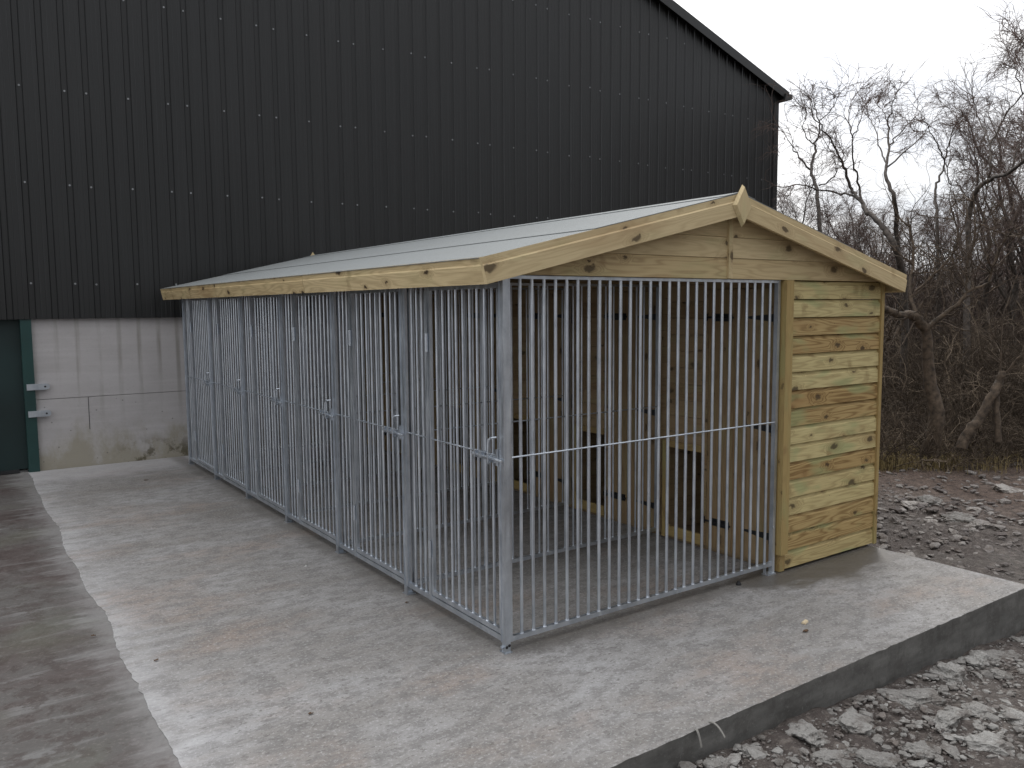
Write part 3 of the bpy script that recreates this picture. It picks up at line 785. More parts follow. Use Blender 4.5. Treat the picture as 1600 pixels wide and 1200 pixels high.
# gable cladding, over the bars and over the cabin end
def clip(poly, nx_, nz_, d):          # keep nx*x+nz*z <= d
    o = []
    for i in range(len(poly)):
        p, q = poly[i], poly[(i+1) % len(poly)]; a = nx_*p[0]+nz_*p[1]-d; b_ = nx_*q[0]+nz_*q[1]-d
        if a <= 0: o.append(p)
        if a*b_ < 0: t = a/(a-b_); o.append((p[0]+(q[0]-p[0])*t, p[1]+(q[1]-p[1])*t))
    return o
def prism(mb, poly, y, th, out, bid, tint):
    uv = lambda P_: [(bid*1.731+x, bid*3.17+z) for x, z in P_]
    A = [(x, y, z) for x, z in poly]; B = [(x, y+out*th, z) for x, z in poly]
    f = (lambda q: q) if out < 0 else (lambda q: q[::-1])
    mb.face(f(B), f(uv(poly)), tint); mb.face(f(A[::-1]), f(uv(poly)[::-1]), tint)
    for i in range(len(poly)):
        j = (i+1) % len(poly); mb.face(f([A[i], A[j], B[j], B[i]]), f(uv([poly[i], poly[j], poly[j], poly[i]])), tint)
def gable(y, out, mat):
    gp_ = .1185; base = 1.843
    mb = MB()
    for k in range(4):
        z0 = base+k*gp_; z1 = z0+gp_
        for a, b_ in ((-.02, 1.553), (1.587, 3.145)):
            tt = rnd.uniform(.1, .7); bid = rnd.random()*80
            if k == 0 and a < 1: tt, bid = 1.0, 31.7
            for q0, q1, th in ((z0, z0+.090, .014), (z0+.090, z1-.0015, .008)):
                P_ = [(a, q0), (b_, q0), (b_, q1), (a, q1)]
                P_ = clip(P_, -sL[2], sL[0], -sL[2]*AX+sL[0]*(AZ-.022)); 
                if len(P_) > 2: P_ = clip(P_, sL[2]*1.05, sL[0], sL[2]*1.05*AX+sL[0]*(AZ-.022))
                if len(P_) > 2: prism(mb, P_, y, th, out, bid, tt)
    o = mb.build('gable_cladding', mat, K)
    mb = MB(); mb.board((1.553, min(y, y+out*.026), 1.844), (1.587, max(y, y+out*.026), 2.20), 2, tint=.3, bid=12.2)
    mb.build('gable_batten', M['barge'], K)
gable(.002, -1, M['barge']); gable(6.10, 1, M['barge'])
for o in [x for x in COL.objects if x.parent is K and x.name.startswith('felt')]: pass

# ------------------------------------------------------------------ small things on the slab
p = at(1154, 914, 0)
mb = MB(); mb.cyl((p[0], p[1], 0), (p[0], p[1], .012), .016, 12); mb.cyl((p[0], p[1], .012), (p[0], p[1], .024), .012, 12, .009)
tag(mb.build('rubber_stop', M['dark']), 'small black rubber stop on the slab below the right end of the barred panel', 'rubber stop')
p = at(1262, 975, 0)
mb = MB(); mb.ext([(0, 0), (.022, .002), (.018, .011), (.003, .009)], (p[0]-.02, p[1], .001), (.96, .28, 0), (-.28, .96, 0), (0, 0, 1), .048, bid=3)
tag(mb.build('wood_chip', M['white_chip']), 'pale wood chip lying in the middle of the slab apron', 'wood chip')
def leaf(u, v, s, lab, z=0):
    p = at(u, v, z); mb = MB(); n_ = 9; a0 = rnd.random()*6
    ring = [(p[0]+math.cos(6.283*i/n_+a0)*s*(1+.4*math.cos(6.283*i/n_)), p[1]+math.sin(6.283*i/n_+a0)*s*.55, z+.003+.008*abs(math.sin(i*1.7))) for i in range(n_)]
    for i in range(n_): mb.face([(p[0], p[1], z+.004), ring[i], ring[(i+1) % n_]])
    lo = [(x, y, zz-.0015) for x, y, zz in ring]; mb.face(lo[::-1])
    tag(mb.build('dead_leaf', M['leaf']), lab, 'leaf', 'dead leaves on the concrete')
leaf(1260, 987, .020, 'brown dead leaf beside the pale wood chip on the slab')
leaf(485, 1117, .012, 'dark leaf on the slab in the lower left foreground')
leaf(228, 751, .022, 'dark leaf on the slab near the concrete base wall')
leaf(145, 995, .012, 'dark leaf on the old brown concrete at the left')
leaf(245, 1033, .012, 'small dark leaf on the slab just right of the pale bloom')
leaf(635, 943, .012, 'tiny leaf by the second post foot from the front corner')
p = at(478, 885, 0)
mb = MB()
ic = [(p[0]+a*.012, p[1]+b_*.010, .001+c*.011) for a, b_, c in ((1, 0, 0), (0, 1, 0), (-1, .2, 0), (0, -1, 0), (.2, .1, 1))]
for i in range(4): mb.face([ic[i], ic[(i+1) % 4], ic[4]])
mb.face(ic[:4][::-1])
tag(mb.build('white_pebble', M['pipe']), 'tiny white pebble on the slab left of the barred runs', 'pebble')
def strip(u, v, z, ang, ln, drop, lab, mat, wd=.010, name='strap_end'):
    p = at(u, v, z); d = np.array([math.cos(ang), math.sin(ang), 0]); mb = MB(); pts_ = []
    for i in range(7):
        t = i/6; pts_.append(p+d*ln*t+np.array([0, 0, drop*t*t+.006*math.sin(t*3)]))
    sdir = np.array([-d[1], d[0], 0])
    for a, b_ in zip(pts_[:-1], pts_[1:]):
        q = [a-sdir*wd/2, a+sdir*wd/2, b_+sdir*wd/2, b_-sdir*wd/2]; r_ = [x+np.array([0, 0, .0035]) for x in q]
        mb.face(r_[::-1]); mb.face(q); mb.face([q[0], q[3], r_[3], r_[0]]); mb.face([q[1], r_[1], r_[2], q[2]])
    tag(mb.build(name, mat), lab, 'strap' if name == 'strap_end' else 'strip')
strip(1108, 1128, .002, rad(-75), .07, -.045, 'short bent grey strap over the slab edge, right one of two', M['strap'])
strip(1086, 1140, .002, rad(-90), .035, -.06, 'short grey strap hanging down the slab edge, left one of two', M['strap'])
strip(1198, 1153, -.15, rad(-28), .10, 0, 'pale flat strip lying on the rubble below the slab edge', M['pipe'], .02, 'pale_strip')

# ------------------------------------------------------------------ rubble
def ico(sub):
    import bmesh
    bm = bmesh.new(); bmesh.ops.create_icosphere(bm, subdivisions=sub, radius=1)
    V_ = np.array([v.co[:] for v in bm.verts]); F_ = np.array([[l.vert.index for l in f.loops] for f in bm.faces]); bm.free(); return V_, F_
nr = np.random.RandomState(3)
def rock(sub, seed, flat=.5, rough=.3, planes=7):
    V_, F_ = ico(sub); r = np.random.RandomState(seed)
    V_ = V_.copy()
    for _ in range(planes):        # chop with random planes for angular faces
        n_ = r.normal(size=3); n_ /= np.linalg.norm(n_); d = r.uniform(.45, .85)
        k = V_@n_-d; V_ -= np.outer(np.maximum(k, 0), n_)
    if sub >= 2:
        for i, v in enumerate(V_):
            q = Vector(v*1.7+seed*3.1); V_[i] = v*(1+rough*mn.fractal(q, .8, 2.0, 6))
    V_[:, 2] *= flat; return V_, F_
chunks = [  # (pixel u, v, radius m, flatness, label)
 (1255, 1145, .11, .45, 'rough pale concrete lump on the bottom edge beside the slab'),
 (1375, 1065, .15, .30, 'pale cracked concrete slab piece under the middle of the slab edge'),
 (1330, 1125, .15, .32, 'broad crumbly concrete crust in the lower rubble'),
 (1458, 1045, .10, .50, 'pale grey angular concrete lump right of the cracked crust'),
 (1480, 1122, .12, .35, 'whitish flat concrete piece low in the rubble at the right'),
 (1562, 1052, .055, .50, 'pointed pale concrete shard at the right margin'),
 (1575, 985, .15, .16, 'long flat pale concrete slab at the right edge below the slab corner'),
 (1488, 1018, .08, .60, 'grey block of broken concrete close under the slab edge'),
 (1535, 1015, .10, .30, 'pale crumbly concrete piece between the block and the long slab'),
 (1125, 1195, .06, .45, 'white concrete lump cut by the bottom of the picture'),
 (1175, 1172, .05, .50, 'small grey lump beside the pale strip'),
 (1300, 1180, .08, .45, 'grey rounded concrete lump on the bottom edge'),
 (1372, 1192, .09, .50, 'rough concrete lump low at the bottom edge, right of the rounded one'),
 (1530, 1110, .09, .30, 'whitish concrete crust at the right of the lower rubble'),
 (1592, 1120, .07, .35, 'grey flat stone on the right margin of the lower rubble'),
 (1420, 1100, .07, .40, 'dull brown grey lump between the two concrete crusts'),
 (1440, 1170, .08, .40, 'dusty grey lump near the bottom right'),
 (1540, 1165, .10, .40, 'large dull grey stone in the bottom right corner area'),
 (1497, 812, .14, .55, 'large grey block half buried in the rubble far right'),
 (1450, 782, .16, .28, 'flat grey slab stone in the middle of the rubble field'),
 (1425, 790, .13, .35, 'pale flat stone close to the timber end wall'),
 (1560, 640+75, .09, .75, 'pinkish upright stone near the undergrowth at the right'),
 (1530, 822, .12, .40, 'grey split stone behind the slab corner'),
 (1575, 765, .12, .45, 'square grey stone at the right margin of the rubble field'),
 (1400, 815, .08, .50, 'tan rounded stone just right of the timber end wall'),
]
for i, (u, v, r, fl, lab) in enumerate(chunks):
    p = at(u, v, -.2); z = gz(p[0], p[1]); p = at(u, v, z+.02)
    V_, F_ = rock(5, i+11, fl, .34)
    a = nr.uniform(0, 6.28); R_ = np.array([[math.cos(a), -math.sin(a), 0], [math.sin(a), math.cos(a), 0], [0, 0, 1]])
    V_ = V_*np.array([r*nr.uniform(.95, 1.25), r*nr.uniform(.7, 1.0), r])@R_.T
    if u < 1600 and p[1] < -1.0:
        ymax = V_[:, 1].max(); 
        if p[1]+ymax > -1.06: p[1] = -1.06-ymax
    o = np_mesh('broken_concrete', V_, F_, M['chunk'] if p[1] < -1 or i in (18, 19) else M['stone'], None, False, np.full(len(V_), nr.uniform(.2, 1)))
    o.location = (p[0], p[1], gz(p[0], p[1])+r*fl*.25)
    tag(o, lab, 'concrete lump' if p[1] < -1 else 'stone', 'larger lumps in the rubble')
variants = [rock(1, s, .55, .2, 5) for s in range(10)]
def scatter(name, count, sampler, size, mat, label=None, flat=1):
    global nr
    Vs = []; Fs = []; T = []; off = 0
    for i in range(count):
        x, y = sampler(); 
        if x < 3.14 and y > -1.07: continue
        if x > 6 and nr.rand() < .6: continue
        V_, F_ = variants[nr.randint(10)]; s = size(x, y)
        a = nr.uniform(0, 6.28); ca, sa = math.cos(a), math.sin(a)
        W_ = V_*np.array([s*nr.uniform(.8, 1.6), s*nr.uniform(.6, 1.1), s*nr.uniform(.6, 1.1)*flat])
        W_ = np.stack([W_[:, 0]*ca-W_[:, 1]*sa, W_[:, 0]*sa+W_[:, 1]*ca, W_[:, 2]+W_[:, 0]*nr.uniform(-.2, .2)], 1)+np.array([x, y, gz(x, y)+.012+s*.12])
        Vs.append(W_); Fs.append(F_+off); off += len(V_); T.append(np.full(len(V_), nr.beta(1.3, 2)))
    o = np_mesh(name, np.concatenate(Vs), np.concatenate(Fs), mat, None, False, np.concatenate(T))
    return tag(o, label, 'rubble', None, 'stuff')
scatter('loose_stones', 9000, lambda: (3.12+7.5*nr.beta(1.1, 1.6), nr.uniform(-2.5, 5)), lambda x, y: min(.06, .008+.014*nr.exponential(1)), M['stone'],
        'loose grey and brown stones covering the ground right of the kennels')
scatter('concrete_rubble', 5500, lambda: (nr.uniform(-.3, 4.6), -1.06-1.5*nr.beta(1, 1.2)), lambda x, y: min(.045, .004+.008*nr.exponential(1)), M['chunk'],
        'pale crushed concrete rubble in front of the slab edge')
scatter('fine_gravel', 9000, lambda: (nr.uniform(-.3, 4.8), -1.05-1.6*nr.beta(1, 1.1)), lambda x, y: .003+.003*nr.exponential(1), M['stone'],
        'fine brown and grey gravel between the broken concrete')

# ------------------------------------------------------------------ vegetation
def stem_mat(name, lo, hi):
    m = M_(name, .9, 0, .3); t = m.n('ShaderNodeAttribute', attribute_name='tint').outputs['Fac']; n1 = m.noise(m.pos(), 9, 3)
    c = m.mix(t, lo, hi); m.col(m.mix(m.math('MULTIPLY', m.sm(n1, .45, .65), .4), c, tuple(x*.5 for x in lo))); return m.m
M['brush'] = stem_mat('undergrowth_stem', (.050, .036, .026), (.27, .21, .15))
M['farbrush'] = stem_mat('distant_stem', (.060, .044, .037), (.24, .185, .15))
class Wood:
    """collects tapered polylines as 3-6 sided tubes"""
    def __init__(s): s.V = []; s.F = []; s.n = 0; s.T = []; s.tint = .5
    def tube(s, pts, rads, k=4):
        pts = np.asarray(pts, float); n_ = len(pts); d = np.gradient(pts, axis=0); d /= np.linalg.norm(d, axis=1, keepdims=True)+1e-9
        ref = np.array([.31, .83, .46]); a = np.cross(d, ref); a /= np.linalg.norm(a, axis=1, keepdims=True)+1e-9; b_ = np.cross(d, a)
        an = np.arange(k)*2*math.pi/k
        ring = pts[:, None]+(a[:, None]*np.cos(an)[None, :, None]+b_[:, None]*np.sin(an)[None, :, None])*np.asarray(rads)[:, None, None]
        s.V.append(ring.reshape(-1, 3)); i = np.arange(n_-1)[:, None]*k; j = np.arange(k)[None]; j2 = (j+1) % k
        f = np.stack([i+j, i+j2, i+k+j2, i+k+j], -1).reshape(-1, 4)+s.n; s.F.append(f); s.n += n_*k; s.T.append(np.full(n_*k, s.tint))
    def build(s, name, mat, parent=None):
        return np_mesh(name, np.concatenate(s.V), np.concatenate(s.F), mat, parent, True, np.concatenate(s.T))
def walk(r, p, d, L_, n_, wig, up):
    pts = [np.array(p, float)]; d = np.array(d, float); d /= np.linalg.norm(d)
    for i in range(n_):
        d = d+r.normal(size=3)*wig+np.array([0, 0, up]); d /= np.linalg.norm(d); pts.append(pts[-1]+d*L_/n_)
    return np.array(pts), d
def side_dir(r, d, ang):
    a = r.normal(size=3); a -= d*np.dot(a, d); a /= np.linalg.norm(a); return d*math.cos(ang)+a*math.sin(ang)
def grow_tree(seed, H, r0_, lean=(0, 0), forks=4, dens=1.0, limb0=.22, droop=-.10):
    r = np.random.RandomState(seed); T = Wood(); C_ = Wood()
    def sinuous(p, d, L_, n_, amp, up):
        ph = r.uniform(0, 6.28, 3); ax = r.normal(size=3); ax /= np.linalg.norm(ax); pts = [np.array(p, float)]; d = np.array(d, float); d /= np.linalg.norm(d)
        for i in range(n_):
            k = np.array([math.sin(ph[0]+i*1.1), math.sin(ph[1]+i*.8), .4*math.sin(ph[2]+i*.9)])*amp+r.normal(size=3)*amp*.35
            d = d+k+np.array([0, 0, up]); d /= np.linalg.norm(d); pts.append(pts[-1]+d*L_/n_)
        return np.array(pts), d
    tr, d = sinuous((0, 0, -.1), (lean[0], lean[1], 1), H*.58, 14, .13, .04)
    rads = np.linspace(r0_, r0_*.42, 15); rads[0] *= 1.35; T.tube(tr, rads, 8)
    limbs = []
    for k in range(forks):
        t = limb0+(1-limb0)*(k+r.rand()*.6)/forks; i = min(13, int(t*14)); p = tr[i]+(tr[i+1]-tr[i])*(t*14-i)
        dd = (tr[i+1]-tr[i]); dd /= np.linalg.norm(dd); sd = side_dir(r, dd, r.uniform(.4, .85))
        L_ = H*r.uniform(.42, .6)*(1.12-.45*t); pts, _ = sinuous(p, sd, L_, 13, .15, .075); limbs.append((pts, rads[i]*.55, L_))
    pts, _ = sinuous(tr[-1], d, H*.42, 11, .15, .03); limbs.append((pts, rads[-1], H*.42))
    for pts, rr_, L_ in limbs: T.tube(pts, np.linspace(rr_, rr_*.2, len(pts)), 6)
    return twigging(r, limbs, H, T, C_, dens, droop, sinuous)
def twigging(r, limbs, H, T, C_, dens, droop, sinuous, t0=.3):
    second = []
    for pts, rr_, L_ in limbs:
        n_ = len(pts)
        for q in range(int(8*dens)):
            t = (t0+(1-t0)*math.sqrt(r.rand()))*(n_-1.01); i = int(t); p = pts[i]+(pts[i+1]-pts[i])*(t-i); dd = pts[i+1]-pts[i]; dd /= np.linalg.norm(dd)
            l2 = L_*r.uniform(.2, .42); p2, _ = sinuous(p, side_dir(r, dd, r.uniform(.3, .8)), l2, 9, .2, .02)
            r2 = max(.005, rr_*.30*(1-.6*t/n_)); C_.tube(p2, np.linspace(r2, r2*.35, 10), 4); second.append((p2, r2, l2))
    for pts, rr_, L_ in second:
        n_ = len(pts)
        for q in range(int(11*dens)):
            t = (.3+.7*r.rand())*(n_-1.01); i = int(t); p = pts[i]+(pts[i+1]-pts[i])*(t-i); dd = pts[i+1]-pts[i]; dd /= np.linalg.norm(dd)
            l3 = r.uniform(.2, .55)*H/5.5; p3, _ = walk(r, p, side_dir(r, dd, r.uniform(.3, .8)), l3, 6, .20, droop)
            C_.tube(p3, np.linspace(.0040, .0018, 7), 3)
            for w_ in range(3):
                i = r.randint(1, 6); d4 = p3[i]-p3[i-1]; d4 /= np.linalg.norm(d4)
                p4, _ = walk(r, p3[i], side_dir(r, d4, r.uniform(.3, .8)), l3*r.uniform(.3, .6), 4, .22, droop*1.8); C_.tube(p4, np.linspace(.0024, .0013, 5), 3)
    return T, C_
def traced_tree(seed, u0, dist, limbs_px, r0_, dens, sc_tw=1.0):
    r = np.random.RandomState(seed); T = Wood(); C_ = Wood(); base = np.array(place(u0, dist)); L3 = []
    def sinuous(p, d, L_, n_, amp, up):
        pts, dd = walk(r, p, d, L_, n_, amp*.9, up); return pts, dd
    def dep(u, v): return dist+1.1*math.sin(u*.043+seed)+.7*math.sin(v*.031+seed*2)
    for i, (ps, ra, rb) in enumerate(limbs_px):
        P_ = [at_depth(u, v, dep(u, v))-base for u, v in ps]
        if i == 0: P_ = [np.array([0, 0, -.15]), P_[0]*.5+np.array([.05, 0, 0])]+P_
        P_ = np.array(P_); n_ = len(P_); t = np.linspace(0, n_-1, (n_-1)*4+1); o_ = np.stack([np.interp(t, np.arange(n_), P_[:, j]) for j in range(3)], 1)
        for _ in range(2): o_[1:-1] = (o_[:-2]+2*o_[1:-1]+o_[2:])/4
        o_[1:-1] += r.normal(size=o_[1:-1].shape)*.012
        T.tube(o_, np.linspace(ra, rb, len(o_))*.72, 7 if i == 0 else 6)
        ln = np.linalg.norm(np.diff(o_, axis=0), axis=1).sum(); lo = o_[len(o_)//2:] if i == 0 else o_
        L3.append((lo, max(ra*.5, .011), min(1.5, ln)))
        # continue every traced limb by a few fine forks so it ends in twigs, not a stub
        d = o_[-1]-o_[-3]
        for q in range(3):
            p2, _ = walk(r, o_[-1], side_dir(r, d/np.linalg.norm(d), r.uniform(.15, .7)), r.uniform(.5, 1.0), 8, .2, -.01); C_.tube(p2, np.linspace(rb*.8, .002, 9), 4)
            for w_ in range(7):
                j = r.randint(1, 8); d3 = p2[j]-p2[j-1]; d3 /= np.linalg.norm(d3); p3, _ = walk(r, p2[j], side_dir(r, d3, r.uniform(.3, .9)), r.uniform(.2, .5), 6, .24, -.08); C_.tube(p3, np.linspace(.0036, .0015, 7), 3)
    twigging(r, L3, 5.0*sc_tw, T, C_, dens*.78, -.09, sinuous, .15)
    return T, C_, base
def tree(name, T, C_, loc, rz_, sc, label, group, mt='bark'):
    root = empty(name, loc); tag(root, label, 'tree', group)
    a = T.build('trunk', M[mt], root); b_ = C_.build('crown', M['twig'], root)
    root.rotation_euler.z = rz_; root.scale = (sc, sc, sc); KIDS[root.name] = [a, b_]; return root
def retree(src, loc, rz_, sc, label, group):
    c = src.copy(); COL.objects.link(c); c.location = loc; c.rotation_euler.z = rz_; c.scale = (sc,)*3
    for k in KIDS[src.name]:
        d = k.copy(); COL.objects.link(d); d.parent = c
    tag(c, label, 'tree', group); return c
def place(u, dist):           # ground point at pixel column u, distance along view
    p = at_depth(u, 475, dist); return (p[0], p[1], gz(p[0], p[1]))
def sc_for(vtop, dist, H): return (1.69+.25+(475-vtop)/1285*dist)/H
protos = []
traced = [
 (1290, 14, 'slim bare tree nearest the barn corner, its crown drooping on both sides', .9, .075,
  [([(1282, 340), (1272, 280), (1266, 265), (1275, 235), (1272, 225), (1281, 212), (1281, 192), (1268, 158)], .06, .010),
   ([(1266, 265), (1249, 245), (1240, 235), (1228, 212)], .026, .008), ([(1272, 225), (1259, 215), (1254, 195), (1261, 177)], .018, .007),
   ([(1281, 188), (1300, 170), (1310, 150)], .015, .007), ([(1280, 290), (1300, 280), (1315, 260), (1318, 240)], .02, .007)]),
 (1418, 13, 'bare forked tree leaning left, with one long level limb over the kennel roof', .8, .1,
  [([(1412, 430), (1400, 390), (1390, 368), (1375, 347), (1355, 332), (1345, 315), (1332, 300), (1325, 280), (1317, 255), (1305, 230), (1285, 202), (1270, 180)], .085, .010),
   ([(1350, 322), (1341, 298), (1339, 270), (1331, 240), (1331, 205), (1325, 180), (1330, 158)], .028, .007), ([(1337, 307), (1307, 302), (1275, 295), (1245, 288)], .030, .012),
   ([(1317, 255), (1300, 240), (1285, 215)], .012, .006), ([(1331, 215), (1343, 190), (1350, 165)], .012, .006)]),
 (1408, 15, 'tall upright bare tree with rising branches in the middle of the wood', 1.0, .09,
  [([(1404, 345), (1397, 310), (1385, 280), (1384, 260), (1389, 230), (1387, 200), (1390, 180), (1400, 145)], .065, .009),
   ([(1389, 227), (1400, 215), (1417, 197), (1430, 183)], .022, .007), ([(1385, 255), (1375, 240), (1372, 212), (1362, 195), (1355, 175)], .022, .007),
   ([(1385, 262), (1412, 237), (1440, 215), (1450, 200)], .022, .007), ([(1387, 192), (1380, 175), (1368, 160)], .015, .006)]),
 (1468, 15.5, 'bare tree with an open forked top right of the tall upright one', .95, .08,
  [([(1466, 350), (1460, 305), (1465, 280), (1476, 260), (1479, 240), (1485, 212), (1495, 188)], .05, .008),
   ([(1477, 250), (1465, 225), (1455, 205), (1442, 188)], .020, .007), ([(1506, 335), (1507, 305), (1502, 290), (1482, 287), (1480, 262)], .030, .012),
   ([(1482, 225), (1492, 205), (1508, 190)], .012, .006)]),
 (1515, 12.5, 'dark bare tree at the right with a thick limb sweeping up and right', 1.15, .1,
  [([(1512, 335), (1522, 300), (1547, 280), (1580, 267), (1605, 250), (1640, 200)], .080, .02),
   ([(1547, 280), (1550, 255), (1546, 222), (1540, 205), (1527, 177), (1520, 150)], .032, .008), ([(1547, 225), (1560, 205), (1575, 175), (1600, 145), (1612, 110)], .025, .008),
   ([(1598, 147), (1590, 110), (1575, 82)], .014, .006), ([(1580, 267), (1590, 230), (1598, 190)], .02, .008), ([(1612, 110), (1600, 75), (1590, 60)], .014, .006),
   ([(1612, 120), (1640, 80), (1630, 50)], .014, .006)])]
for i, (u, dist, lab, dens, r0_, lp) in enumerate(traced):
    T, C_, bs = traced_tree(60+i*5, u, dist, lp, r0_, dens)
    tree('bare_tree', T, C_, tuple(bs), 0, 1, lab, 'bare trees beyond the rubble')
for i in range(3):
    T, C_ = grow_tree(40+i*7, 5.6, .085, (0, 0), 5, 1.15)
    zmax = max(v[:, 2].max() for v in C_.V); u, dist, vt, lab = [(1232, 16.5, 225, 'low bare tree partly hidden behind the barn corner'), (1560, 16, 150, 'bare tree with an upright crown behind the sweeping limb at the right'), (1350, 18, 265, 'small bare tree behind the forked leaning one')][i]
    t = tree('bare_tree', T, C_, place(u, dist), i*1.3, (1.69+.25+(475-vt)/1285*dist)/zmax, lab, 'bare trees beyond the rubble'); t['zm'] = zmax; protos.append(t)
# foreground willow with bent limb and a broken stump at the right
T = Wood(); C_ = Wood(); r = np.random.RandomState(5)
base = np.array(place(1462, 9.6))
def wp(u, v, d): return at_depth(u, v, d)-base
def limb(ps, r0_, r1_, W_, k=7):
    ps = np.array(ps); n_ = len(ps); t = np.linspace(0, n_-1, (n_-1)*4+1); out_ = np.stack([np.interp(t, np.arange(n_), ps[:, j]) for j in range(3)], 1)
    out_[1:-1] = (out_[:-2]+2*out_[1:-1]+out_[2:])/4; out_[1:-1] += r.normal(size=out_[1:-1].shape)*.008
    W_.tube(out_, np.linspace(r0_, r1_, len(out_)), k); return out_
main = [limb([(0, 0, -.1), wp(1465, 640, 9.6), wp(1452, 590, 9.6), wp(1447, 515, 9.5)], .10, .055, T, 9),
        limb([wp(1447, 515, 9.5), wp(1428, 492, 9.4), wp(1405, 493, 9.3), wp(1380, 480, 9.2), wp(1360, 470, 9.2)], .060, .030, T),
        limb([wp(1447, 518, 9.5), wp(1475, 490, 9.4), wp(1500, 475, 9.3), wp(1512, 455, 9.3), wp(1550, 440, 9.2)], .034, .012, T),
        limb([wp(1432, 495, 9.5), wp(1420, 460, 9.6), wp(1430, 400, 9.7), wp(1418, 340, 9.8)], .026, .010, T),
        limb([wp(1410, 500, 9.4), wp(1398, 525, 9.3), wp(1375, 540, 9.3)], .022, .012, T),
        limb([wp(1512, 455, 9.3), wp(1508, 420, 9.3), wp(1525, 370, 9.2), wp(1520, 300, 9.2)], .018, .006, T),
        limb([wp(1430, 455, 9.6), wp(1470, 420, 9.5), wp(1498, 385, 9.5), wp(1490, 330, 9.5)], .016, .006, T),
        limb([wp(1545, 440, 9.2), wp(1560, 390, 9.1), wp(1590, 350, 9.0)], .012, .005, T)]
for pts in main[1:]:
    for q in range(16):
        i = r.randint(1, len(pts)-1); d = pts[i]-pts[i-1]; d /= np.linalg.norm(d); l_ = r.uniform(.3, 1.0)
        p2, _ = walk(r, pts[i], side_dir(r, d, r.uniform(.5, 1.2)), l_, 7, .22, .05); C_.tube(p2, np.linspace(.008, .003, 8), 4)
        for w_ in range(5):
            j = r.randint(1, 7); d2 = p2[j]-p2[j-1]; d2 /= np.linalg.norm(d2); p3, _ = walk(r, p2[j], side_dir(r, d2, r.uniform(.4, 1)), l_*.45, 4, .25, .02); C_.tube(p3, np.linspace(.0035, .0018, 5), 3)
root = empty('bent_tree', tuple(base)); tag(root, 'bent grey tree with a low limb reaching left to the timber end of the kennels', 'tree')
T.build('trunk', M['barkpale'], root); C_.build('crown', M['barkpale'], root)
T = Wood(); base = np.array(place(1545, 9.6)); C_ = Wood()
def wq(u, v, d): return at_depth(u, v, d)-base
st = [limb([wq(1502, 700, 9.6), wq(1515, 672, 9.6), wq(1530, 655, 9.6), wq(1548, 622, 9.6), wq(1562, 596, 9.6), wq(1566, 582, 9.6)], .065, .04, T, 9),
      limb([wq(1560, 690, 9.6), wq(1556, 650, 9.6), wq(1560, 605, 9.6)], .04, .03, T, 8),
      limb([wq(1563, 592, 9.6), wq(1563, 540, 9.6), wq(1570, 480, 9.6), wq(1590, 430, 9.6)], .012, .005, T),
      limb([wq(1563, 545, 9.6), wq(1550, 520, 9.6), wq(1548, 500, 9.6)], .009, .005, T),
      limb([wq(1568, 586, 9.6), wq(1590, 560, 9.5), wq(1620, 530, 9.4)], .011, .005, T)]
for pts in st[2:]:
    for q in range(10):
        i = r.randint(1, len(pts)-1); d = pts[i]-pts[i-1]; d /= np.linalg.norm(d); p2, _ = walk(r, pts[i], side_dir(r, d, .9), r.uniform(.2, .6), 5, .2, .03); C_.tube(p2, np.linspace(.005, .002, 6), 4)
root = empty('broken_tree', tuple(base)); tag(root, 'broken off mossy tree trunk with thin shoots at the right of the thicket', 'tree')
T.build('trunk', M['barkpale'], root); C_.build('shoots', M['barkpale'], root)
# second rank, copies
rr2 = random.Random(12)
ranks = [(1250, 20, 285), (1310, 19, 315), (1375, 19.5, 300), (1400, 17, 285), (1440, 20, 315), (1505, 19, 290), (1540, 18, 270), (1575, 18, 215), (1635, 16, 130), (1235, 24, 300), (1300, 25, 330), (1360, 25, 335), (1420, 26, 335), (1480, 25, 325), (1540, 24, 300), (1600, 23, 250), (1605, 15, 105), (1660, 15, 90), (1720, 13, 60)]
for i, (u, dist, vt) in enumerate(ranks):
    src = protos[i % len(protos)]; s = (1.69+.25+(475-vt)/1285*dist)/src['zm']
    retree(src, place(u, dist), rr2.uniform(0, 6.28), s, 'bare tree deeper in the wood, hidden among others', 'trees deeper in the wood')
for t in protos: del t['zm']
for o in COL.objects:
    if 'zm' in o.keys(): del o['zm']

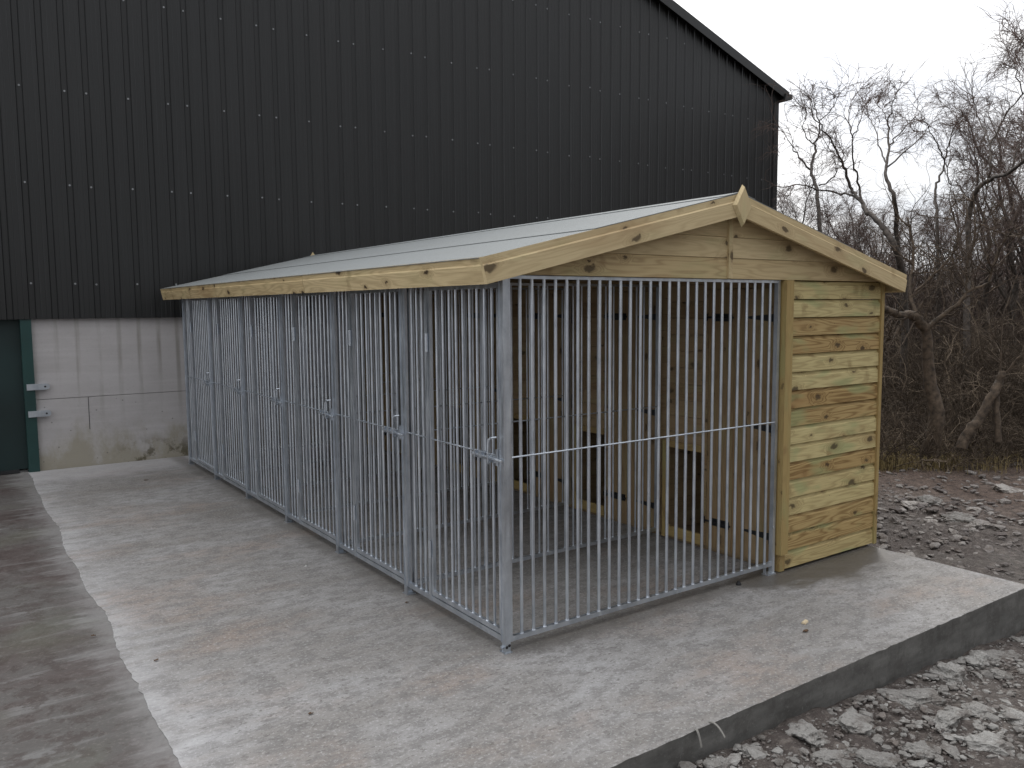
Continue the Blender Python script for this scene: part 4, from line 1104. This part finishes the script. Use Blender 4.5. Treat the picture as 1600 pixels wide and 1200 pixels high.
# far wood and thicket as masses
def mass(name, label, n, sampler, hfun, mat, seed, fine=6, rad_=.012, bend=.2, lean=.25, kind='wood'):
    r = np.random.RandomState(seed); W_ = Wood()
    for i in range(n):
        x, y = sampler(r); z = gz(x, y); h = hfun(r, x, y)
        d = np.array([r.normal()*lean, r.normal()*lean, 1.]); p, _ = walk(r, (x, y, z-.05), d, h, 7, bend, .02)
        W_.tint = r.beta(.7, 2.2)
        rr_ = rad_*r.uniform(.5, 1.6)*(1+.9*(W_.tint > .45)); W_.tube(p, np.linspace(rr_, rr_*.25, 8), 4)
        for q in range(fine):
            j = r.randint(1, 7); dd = p[j]-p[j-1]; dd /= np.linalg.norm(dd); p2, _ = walk(r, p[j], side_dir(r, dd, r.uniform(.4, 1.2)), h*r.uniform(.15, .45), 5, .28, -.01)
            W_.tube(p2, np.linspace(rr_*.4, rr_*.15, 6), 3)
            for w_ in range(2):
                jj_ = r.randint(1, 5); d3 = p2[jj_]-p2[jj_-1]; d3 /= np.linalg.norm(d3); p3, _ = walk(r, p2[jj_], side_dir(r, d3, r.uniform(.4, 1.2)), h*r.uniform(.08, .2), 3, .3, -.02); W_.tube(p3, np.linspace(rr_*.25, rr_*.12, 4), 3)
    o = W_.build(name, mat); return tag(o, label, kind, None, 'stuff')
def samp(u0_, u1_, d0_, d1_):
    def f(r):
        u = r.uniform(u0_, u1_); d = r.uniform(d0_, d1_); p = at_depth(u, 475, d); return p[0], p[1]
    return f
mass('thicket', 'dense dark tangle of bare stems along the edge of the rubble', 2400, samp(1330, 1750, 9.3, 14), lambda r, x, y: r.uniform(.3, .9)+r.uniform(.3, 1)*min(1.8, max(0, (x-8.3)*.8)), M['brush'], 3, 7, .007, .34, .9, 'undergrowth')
mass('far_wood', 'dense mass of bare trees deep behind the thicket', 1500, samp(1200, 1780, 14.5, 38), lambda r, x, y: r.uniform(2.0, 3.4), M['farbrush'], 4, 8, .016, .16, .2, 'woodland')
# bank behind the wood, closes the horizon
# grass tufts at the thicket foot
r = np.random.RandomState(8); V_ = []; F_ = []
def blade(x, y, z, h, w0):
    a = r.uniform(0, 6.28); l = r.uniform(.1, .8)*h; dx, dy = math.cos(a), math.sin(a); sx, sy = -dy*w0, dx*w0; b_ = len(V_)
    V_.extend([(x-sx, y-sy, z), (x+sx, y+sy, z), (x+dx*l*.4+sx*.7, y+dy*l*.4+sy*.7, z+h*.7), (x+dx*l*.4-sx*.7, y+dy*l*.4-sy*.7, z+h*.7), (x+dx*l, y+dy*l, z+h*.85), (x+dx*l+.001, y+dy*l, z+h*.85)])
    F_.extend([(b_, b_+1, b_+2, b_+3), (b_+3, b_+2, b_+5, b_+4)])
for i in range(120):
    if i < 90: u = 1375+abs(r.normal())*55; d = r.uniform(9.3, 10.6)
    else: u = r.uniform(1480, 1640); d = r.uniform(9.2, 10.2)
    p = at_depth(u, 475, d)
    for k in range(50 if i < 90 else 20):
        x = p[0]+r.normal()*.10; y = p[1]+r.normal()*.10; blade(x, y, gz(x, y)-.01, r.uniform(.06, .24), .003)
tag(np_mesh('dry_grass', V_, F_, M['grass']), 'pale dry grass tufts at the foot of the thicket', 'grass', None, 'stuff')
